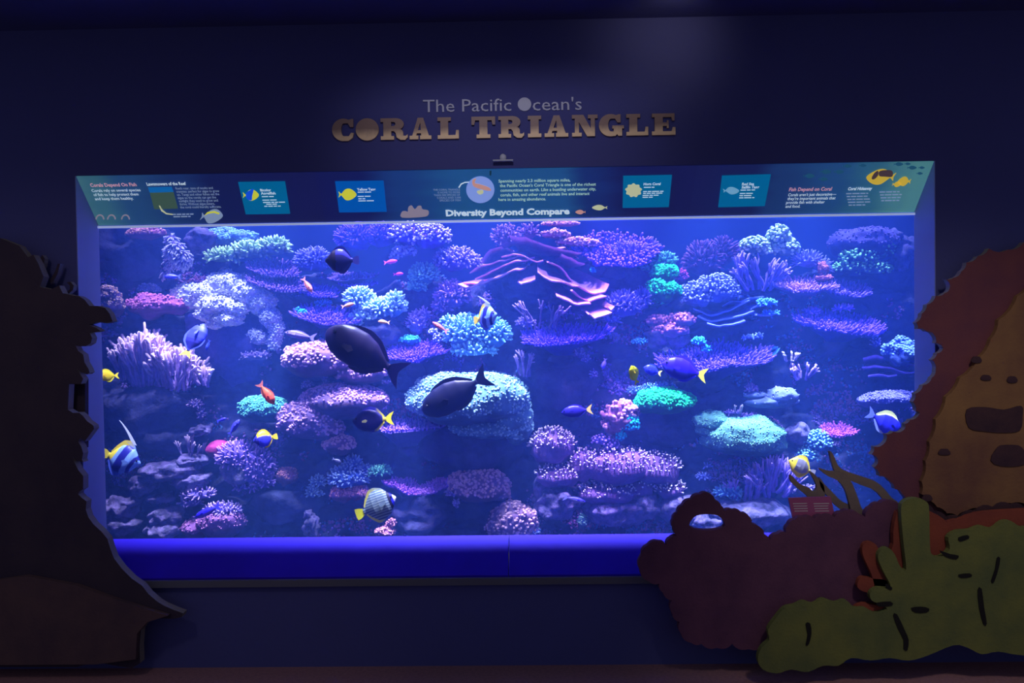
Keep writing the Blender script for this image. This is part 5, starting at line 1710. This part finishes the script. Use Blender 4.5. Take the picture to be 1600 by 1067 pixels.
def scallop(pts, bulge=.35, k=5):
    out = []
    n = len(pts)
    for i in range(n):
        a, b = np.array(pts[i], float), np.array(pts[(i + 1) % n], float)
        d = b - a
        L_ = np.linalg.norm(d)
        nrm = np.array((d[1], -d[0])) / (L_ + 1e-9)
        bl = bulge if L_ < 60 else bulge * .15
        for j in range(k):
            t = j / k
            out.append(a + d * t + nrm * bl * L_ * math.sin(math.pi * t) ** .8)
    return np.array(out)


def board(name, pts, Y, th, m_, parent, hole=None, edge=None):
    """outline in photo pixels cut from board of thickness th, front face at depth Y"""
    P = [at(p[0], p[1], Y) for p in pts]
    c = np.mean(P, axis=0)
    bm = bmesh.new()
    if hole is None:
        prism_bm(bm, [tuple(p - c) for p in P], (0, th, 0))
    else:
        Hh = [at(p[0], p[1], Y) for p in hole]
        edges = []
        for lp in (P, Hh):
            vs = [bm.verts.new(tuple(p - c)) for p in lp]
            edges += [bm.edges.new((vs[i], vs[(i + 1) % len(vs)])) for i in range(len(vs))]
        r_ = bmesh.ops.triangle_fill(bm, use_beauty=True, use_dissolve=False, edges=edges)
        fs = [g_ for g_ in r_['geom'] if isinstance(g_, bmesh.types.BMFace)]
        ex = bmesh.ops.extrude_face_region(bm, geom=fs)
        for v in [e for e in ex['geom'] if isinstance(e, bmesh.types.BMVert)]:
            v.co.y += th
    o = link(name, bm_mesh(name, bm), m_)
    if edge is not None:
        o.data.materials.append(edge)
        for p in o.data.polygons:
            if abs(p.normal.y) < .5:
                p.material_index = 1
    if parent is not None:
        put(o, parent, c)
    else:
        o.location = c
    return o


def patch(name, pts, Y, m_, parent, dx=.006):
    return board(name, pts, Y - dx, dx, m_, parent)


def ell(cx, cy, a, b, n=18, wob=.12, seed=0):
    return [(cx + a * math.cos(t) * (1 + wob * math.sin(3 * t + seed)), cy + b * math.sin(t) * (1 + wob * math.cos(2 * t + seed))) for t in np.linspace(0, 2 * math.pi, n, endpoint=False)]


# left coral silhouette, several layered boards
lc = empty('coral_cutout', tuple(at(60, 1042, -.14)), 'dark coral-shaped board cut-out with a pale raw edge at the window', 'cutout')
L1 = [(0, 372), (30, 384), (44, 402), (52, 398), (60, 412), (68, 432), (62, 448), (80, 452), (92, 446), (98, 458), (112, 461), (124, 463), (132, 468), (140, 478), (152, 478), (164, 481), (171, 490), (176, 502), (166, 505), (152, 503),
      (138, 507), (150, 512), (157, 517), (148, 519), (140, 520), (144, 528), (142, 536), (134, 541), (124, 541), (118, 540), (122, 548), (130, 554), (132, 566), (138, 576), (140, 582), (136, 585), (128, 582), (120, 576), (126, 586), (130, 592), (126, 600), (108, 600),
      (106, 640), (114, 645), (124, 645), (130, 650), (136, 658), (146, 665), (147, 670), (141, 678), (136, 685), (132, 690), (126, 684), (122, 690), (127, 698), (130, 708), (128, 718), (130, 722), (120, 720), (114, 712), (116, 722), (122, 734), (130, 744), (130, 758), (130, 764), (124, 768), (122, 772), (128, 778), (135, 783), (134, 796), (138, 808), (146, 819), (158, 830),
      (168, 842), (172, 856), (178, 872), (190, 888), (206, 904), (222, 915), (232, 928), (246, 940), (256, 946), (272, 953), (286, 958), (284, 964), (270, 967), (250, 966), (232, 968), (220, 985), (218, 1010), (219, 1036), (206, 1044), (180, 1040), (150, 1034), (120, 1042), (60, 1042), (-190, 1042), (-215, 800), (-180, 540), (-100, 410), (-40, 376)]
board('board', L1, -.12, .045, BM['black'], lc, edge=BM['edge'])
for pts in ([(62, 404), (66, 398), (70, 404), (68, 416), (64, 424), (60, 420), (64, 412)], [(78, 438), (86, 424), (90, 412), (94, 412), (90, 428), (83, 442), (79, 444)]):
    board('tendril', pts, -.06, .03, BM['black'], lc, edge=BM['edge'])
board('tendril', [(104, 441), (110, 440), (115, 446), (114, 453), (107, 459), (103, 457), (109, 452), (109, 446)], -.05, .03, BM['black'], lc, edge=BM['edge'])
board('post', [(104, 592), (133, 592), (133, 700), (104, 700)], -.045, .03, BM['black'], lc)
board('rib', [(-170, 940), (-60, 915), (40, 900), (120, 915), (190, 940), (262, 962), (230, 972), (214, 990), (212, 1030), (150, 1038), (-170, 1040)], -.15, .028, board_mat('brown_lower_board', (92, 72, 76), (78, 62, 72)), lc)

# maroon bush cut-out
mb = empty('bush_cutout', tuple(at(1200, 1015, -.22)), 'dark maroon scalloped bush cut-out with a window hole, in front of the sill', 'cutout')
MBP = [(1000, 892), (1002, 868), (1012, 852), (1030, 846), (1041, 852), (1048, 840), (1060, 838), (1052, 826), (1051, 812), (1058, 802), (1066, 790), (1080, 780), (1094, 772), (1108, 771), (1117, 782), (1127, 790), (1131, 799), (1146, 797), (1160, 802), (1170, 806),
       (1174, 820), (1186, 823), (1194, 836), (1203, 844), (1216, 834), (1228, 832), (1232, 820), (1242, 812), (1256, 808), (1272, 810), (1288, 806), (1304, 808), (1316, 800), (1330, 798), (1344, 806), (1352, 808), (1362, 792), (1376, 786), (1392, 783), (1406, 790),
       (1420, 900), (1400, 1000), (1300, 1012), (1250, 1004), (1225, 1012), (1196, 1008), (1170, 1014), (1144, 1006), (1120, 1012), (1096, 1006), (1080, 1004), (1064, 990), (1062, 972), (1050, 958), (1050, 938), (1036, 926), (1030, 912), (1014, 908)]
hole = ell(1105, 816, 27, 14, 22, .10)
board('board', scallop(MBP, .18, 4), -.18, .035, BM['maroon'], mb, hole=hole, edge=None)

# large tan coral with maroon backing
tc_ = empty('coral_cutout', tuple(at(1520, 800, -.1)), 'tall tan and maroon coral cut-out with dark holes at the right edge', 'cutout')
TCB = [(1680, 384), (1640, 374), (1600, 378), (1575, 390), (1545, 388), (1528, 400), (1510, 410), (1502, 424), (1490, 434), (1478, 436), (1484, 450), (1476, 458), (1462, 462), (1448, 476), (1440, 490), (1431, 504), (1434, 514), (1448, 518), (1460, 524), (1462, 536), (1474, 544), (1464, 552), (1456, 562), (1462, 578), (1456, 590),
       (1442, 602), (1430, 615), (1426, 628), (1431, 642), (1437, 646), (1422, 656), (1414, 662), (1412, 672), (1396, 674), (1384, 678), (1384, 690), (1366, 698), (1361, 710), (1372, 718), (1366, 730), (1374, 744), (1390, 752), (1398, 764), (1410, 772), (1416, 790), (1460, 806), (1760, 806), (1800, 700), (1790, 560), (1740, 440)]
board('backing', scallop(TCB, .16, 4), -.10, .035, BM['rust'], tc_, edge=BM['edge'])
TF = [(1700, 470), (1655, 432), (1612, 440), (1590, 462), (1560, 500), (1548, 530), (1528, 560), (1500, 590), (1478, 620), (1462, 655), (1452, 690), (1446, 720), (1440, 752), (1440, 772), (1452, 782), (1464, 792), (1480, 802), (1496, 806), (1510, 798), (1530, 794), (1552, 792), (1580, 786), (1604, 788), (1740, 786), (1755, 700), (1740, 560)]
board('front', scallop(TF, .10, 4), -.128, .027, BM['tan'], tc_)
for pts in (smooth_closed([(1511, 640), (1540, 636), (1570, 640), (1596, 634), (1598, 650), (1594, 672), (1570, 676), (1540, 674), (1514, 668)], 3), ell(1578, 712, 28, 20, 18, .15), ell(1476, 706, 9, 6, 14, .2), ell(1541, 590, 8, 5), ell(1582, 593, 8, 6), ell(1526, 562, 8, 6), ell(1449, 778, 8, 6)):
    patch('hole', pts, -.128, BM['hole'], tc_)
board('rim', scallop([(1440, 786), (1460, 800), (1480, 810), (1500, 808), (1524, 798), (1552, 792), (1580, 788), (1600, 792), (1750, 790), (1750, 806), (1600, 804), (1560, 806), (1520, 810), (1490, 820), (1460, 812)], .2, 4), -.135, .03, BM['hole'], tc_)

# orange board with fingers
ob = empty('coral_cutout', tuple(at(1500, 960, -.19)), 'orange red coral cut-out showing around the green one', 'cutout')
board('board', scallop([(1396, 960), (1384, 905), (1396, 850), (1402, 800), (1420, 796), (1456, 800), (1480, 816), (1500, 812), (1540, 800), (1600, 796), (1745, 796), (1745, 1000), (1480, 1000)], .05, 3), -.225, .03, BM['orange'], ob)
for pts in ([(1348, 866), (1350, 850), (1362, 847), (1372, 856), (1384, 890), (1392, 930), (1372, 930), (1362, 898)], [(1340, 912), (1346, 902), (1364, 904), (1386, 908), (1386, 930), (1356, 926), (1342, 920)], [(1336, 950), (1348, 943), (1364, 945), (1400, 952), (1400, 975), (1350, 962)]):
    board('finger', smooth_closed(pts, 4), -.236, .025, BM['orange'], ob)

# green coral
gb = empty('coral_cutout', tuple(at(1400, 1040, -.28)), 'olive green fingered coral cut-out standing lowest at the right', 'cutout')
GP = [(1408, 800), (1412, 784), (1430, 778), (1448, 784), (1452, 800), (1453, 850), (1456, 866), (1470, 870), (1484, 858), (1482, 840), (1496, 830), (1516, 828), (1534, 822), (1552, 826), (1566, 816), (1580, 814), (1600, 824), (1650, 818), (1700, 830), (1750, 856), (1780, 930), (1765, 1010), (1700, 1026), (1600, 1024), (1560, 1018), (1534, 1022), (1512, 1012), (1490, 1008), (1450, 1024), (1420, 1032), (1390, 1028),
      (1360, 1032), (1330, 1028), (1310, 1040), (1286, 1040), (1262, 1050), (1236, 1046), (1214, 1052), (1192, 1046), (1184, 1030), (1190, 1012), (1202, 1000), (1200, 984), (1212, 966), (1226, 950), (1242, 946), (1256, 940), (1272, 944), (1286, 936), (1306, 942), (1322, 938), (1336, 950), (1352, 950), (1368, 958), (1386, 952), (1376, 944), (1362, 938), (1360, 926), (1372, 918), (1392, 918),
      (1380, 892), (1372, 872), (1376, 860), (1388, 856), (1398, 866), (1406, 884), (1416, 890), (1412, 850)]
board('board', smooth_closed(GP, 3), -.262, .03, BM['green'], gb)
for pts in ([(1259, 975), (1266, 974), (1268, 990), (1264, 1006), (1259, 1008), (1262, 992)], [(1528, 922), (1534, 920), (1538, 950), (1542, 974), (1537, 976), (1530, 950)], [(1558, 872), (1563, 872), (1560, 890), (1553, 910), (1549, 908), (1555, 890)], [(1468, 860), (1486, 866), (1498, 868), (1494, 874), (1478, 870)],
            [(1498, 840), (1512, 836), (1514, 841), (1500, 846)], [(1424, 950), (1440, 948), (1452, 951), (1448, 957), (1430, 957)], [(1396, 962), (1402, 960), (1414, 985), (1420, 1000), (1418, 1016), (1412, 1014), (1412, 1000), (1404, 984)], [(1498, 898), (1516, 896), (1518, 901), (1502, 903)], [(1370, 942), (1392, 940), (1394, 946), (1374, 948)], [(1385, 912), (1394, 918), (1392, 922), (1384, 917)]):
    patch('slot', smooth_closed(pts, 2), -.262, BM['slot'], gb, .004)

# brown branches
bb = empty('branch_cutout', tuple(at(1330, 805, -.10)), 'brown forked branch cut-out reaching over the red plaque', 'cutout')
for nm, pts in (('branch', [(1296, 706), (1302, 710), (1310, 728), (1322, 736), (1345, 744), (1368, 752), (1382, 764), (1394, 778), (1404, 786), (1392, 794), (1380, 780), (1366, 766), (1346, 758), (1322, 748), (1308, 742), (1302, 730)]),
                ('branch', [(1280, 732), (1296, 736), (1318, 738), (1330, 752), (1340, 776), (1348, 796), (1366, 804), (1350, 818), (1334, 812), (1328, 790), (1320, 764), (1308, 750), (1294, 744)]),
                ('branch', [(1281, 746), (1288, 756), (1300, 768), (1314, 782), (1330, 790), (1346, 796), (1348, 812), (1326, 804), (1306, 790), (1292, 774), (1282, 760)]),
                ('branch', [(1236, 742), (1250, 756), (1264, 762), (1272, 768), (1276, 758), (1266, 738), (1272, 740), (1282, 752), (1288, 762), (1288, 792), (1272, 792), (1262, 776), (1248, 764), (1236, 752)])):
    board(nm, smooth_closed(pts, 3), -.085 - .008 * (nm == 'branch') * (pts[0][0] % 3), .02, BM['branch'], bb)

# red plaque with two columns of small print
pq = empty('plaque', tuple(at(1269, 812, -.12)), 'small red plaque with two columns of pale print behind the maroon bush', 'sign')
board('panel', [(1232, 778), (1298, 776), (1306, 812), (1240, 815)], -.13, .012, BM['plaque'], pq)
for k, (x0, x1) in enumerate(((1239, 1264), (1271, 1297))):
    bm = bmesh.new()
    c = at(x0, 790, -.1315)
    rg = random.Random(k)
    for i in range(4):
        yy = 787.5 + i * 3.9
        xx = x0 + i * .8
        q_ = [at(a, b, -.1315) - c for a, b in ((xx, yy), (x1 - rg.uniform(0, 5), yy - .3), (x1 - 2, yy - 1.6), (xx, yy - 1.3))]
        bm.faces.new([bm.verts.new(p) for p in q_])
    o = link('lettering', bm_mesh('lettering', bm), BM['plaque_text'])
    o['kind'] = 'stuff'
    put(o, pq, c)

# ------------------------------------------------------------------ repeats of one kind form a group
kinds = {}
for o in SC.objects:
    if o.parent is None and o.get('category') and not o.get('group') and o.get('kind') not in ('structure', 'stuff'):
        kinds.setdefault(o.name.split('.')[0], []).append(o)
for nm, os_ in kinds.items():
    if len(os_) > 1:
        cat = os_[0]['category']
        for o in os_:
            o['group'] = nm.replace('_', ' ') + (' pieces in the tank' if cat in ('coral', 'rock', 'fish') else ' pieces around the window')
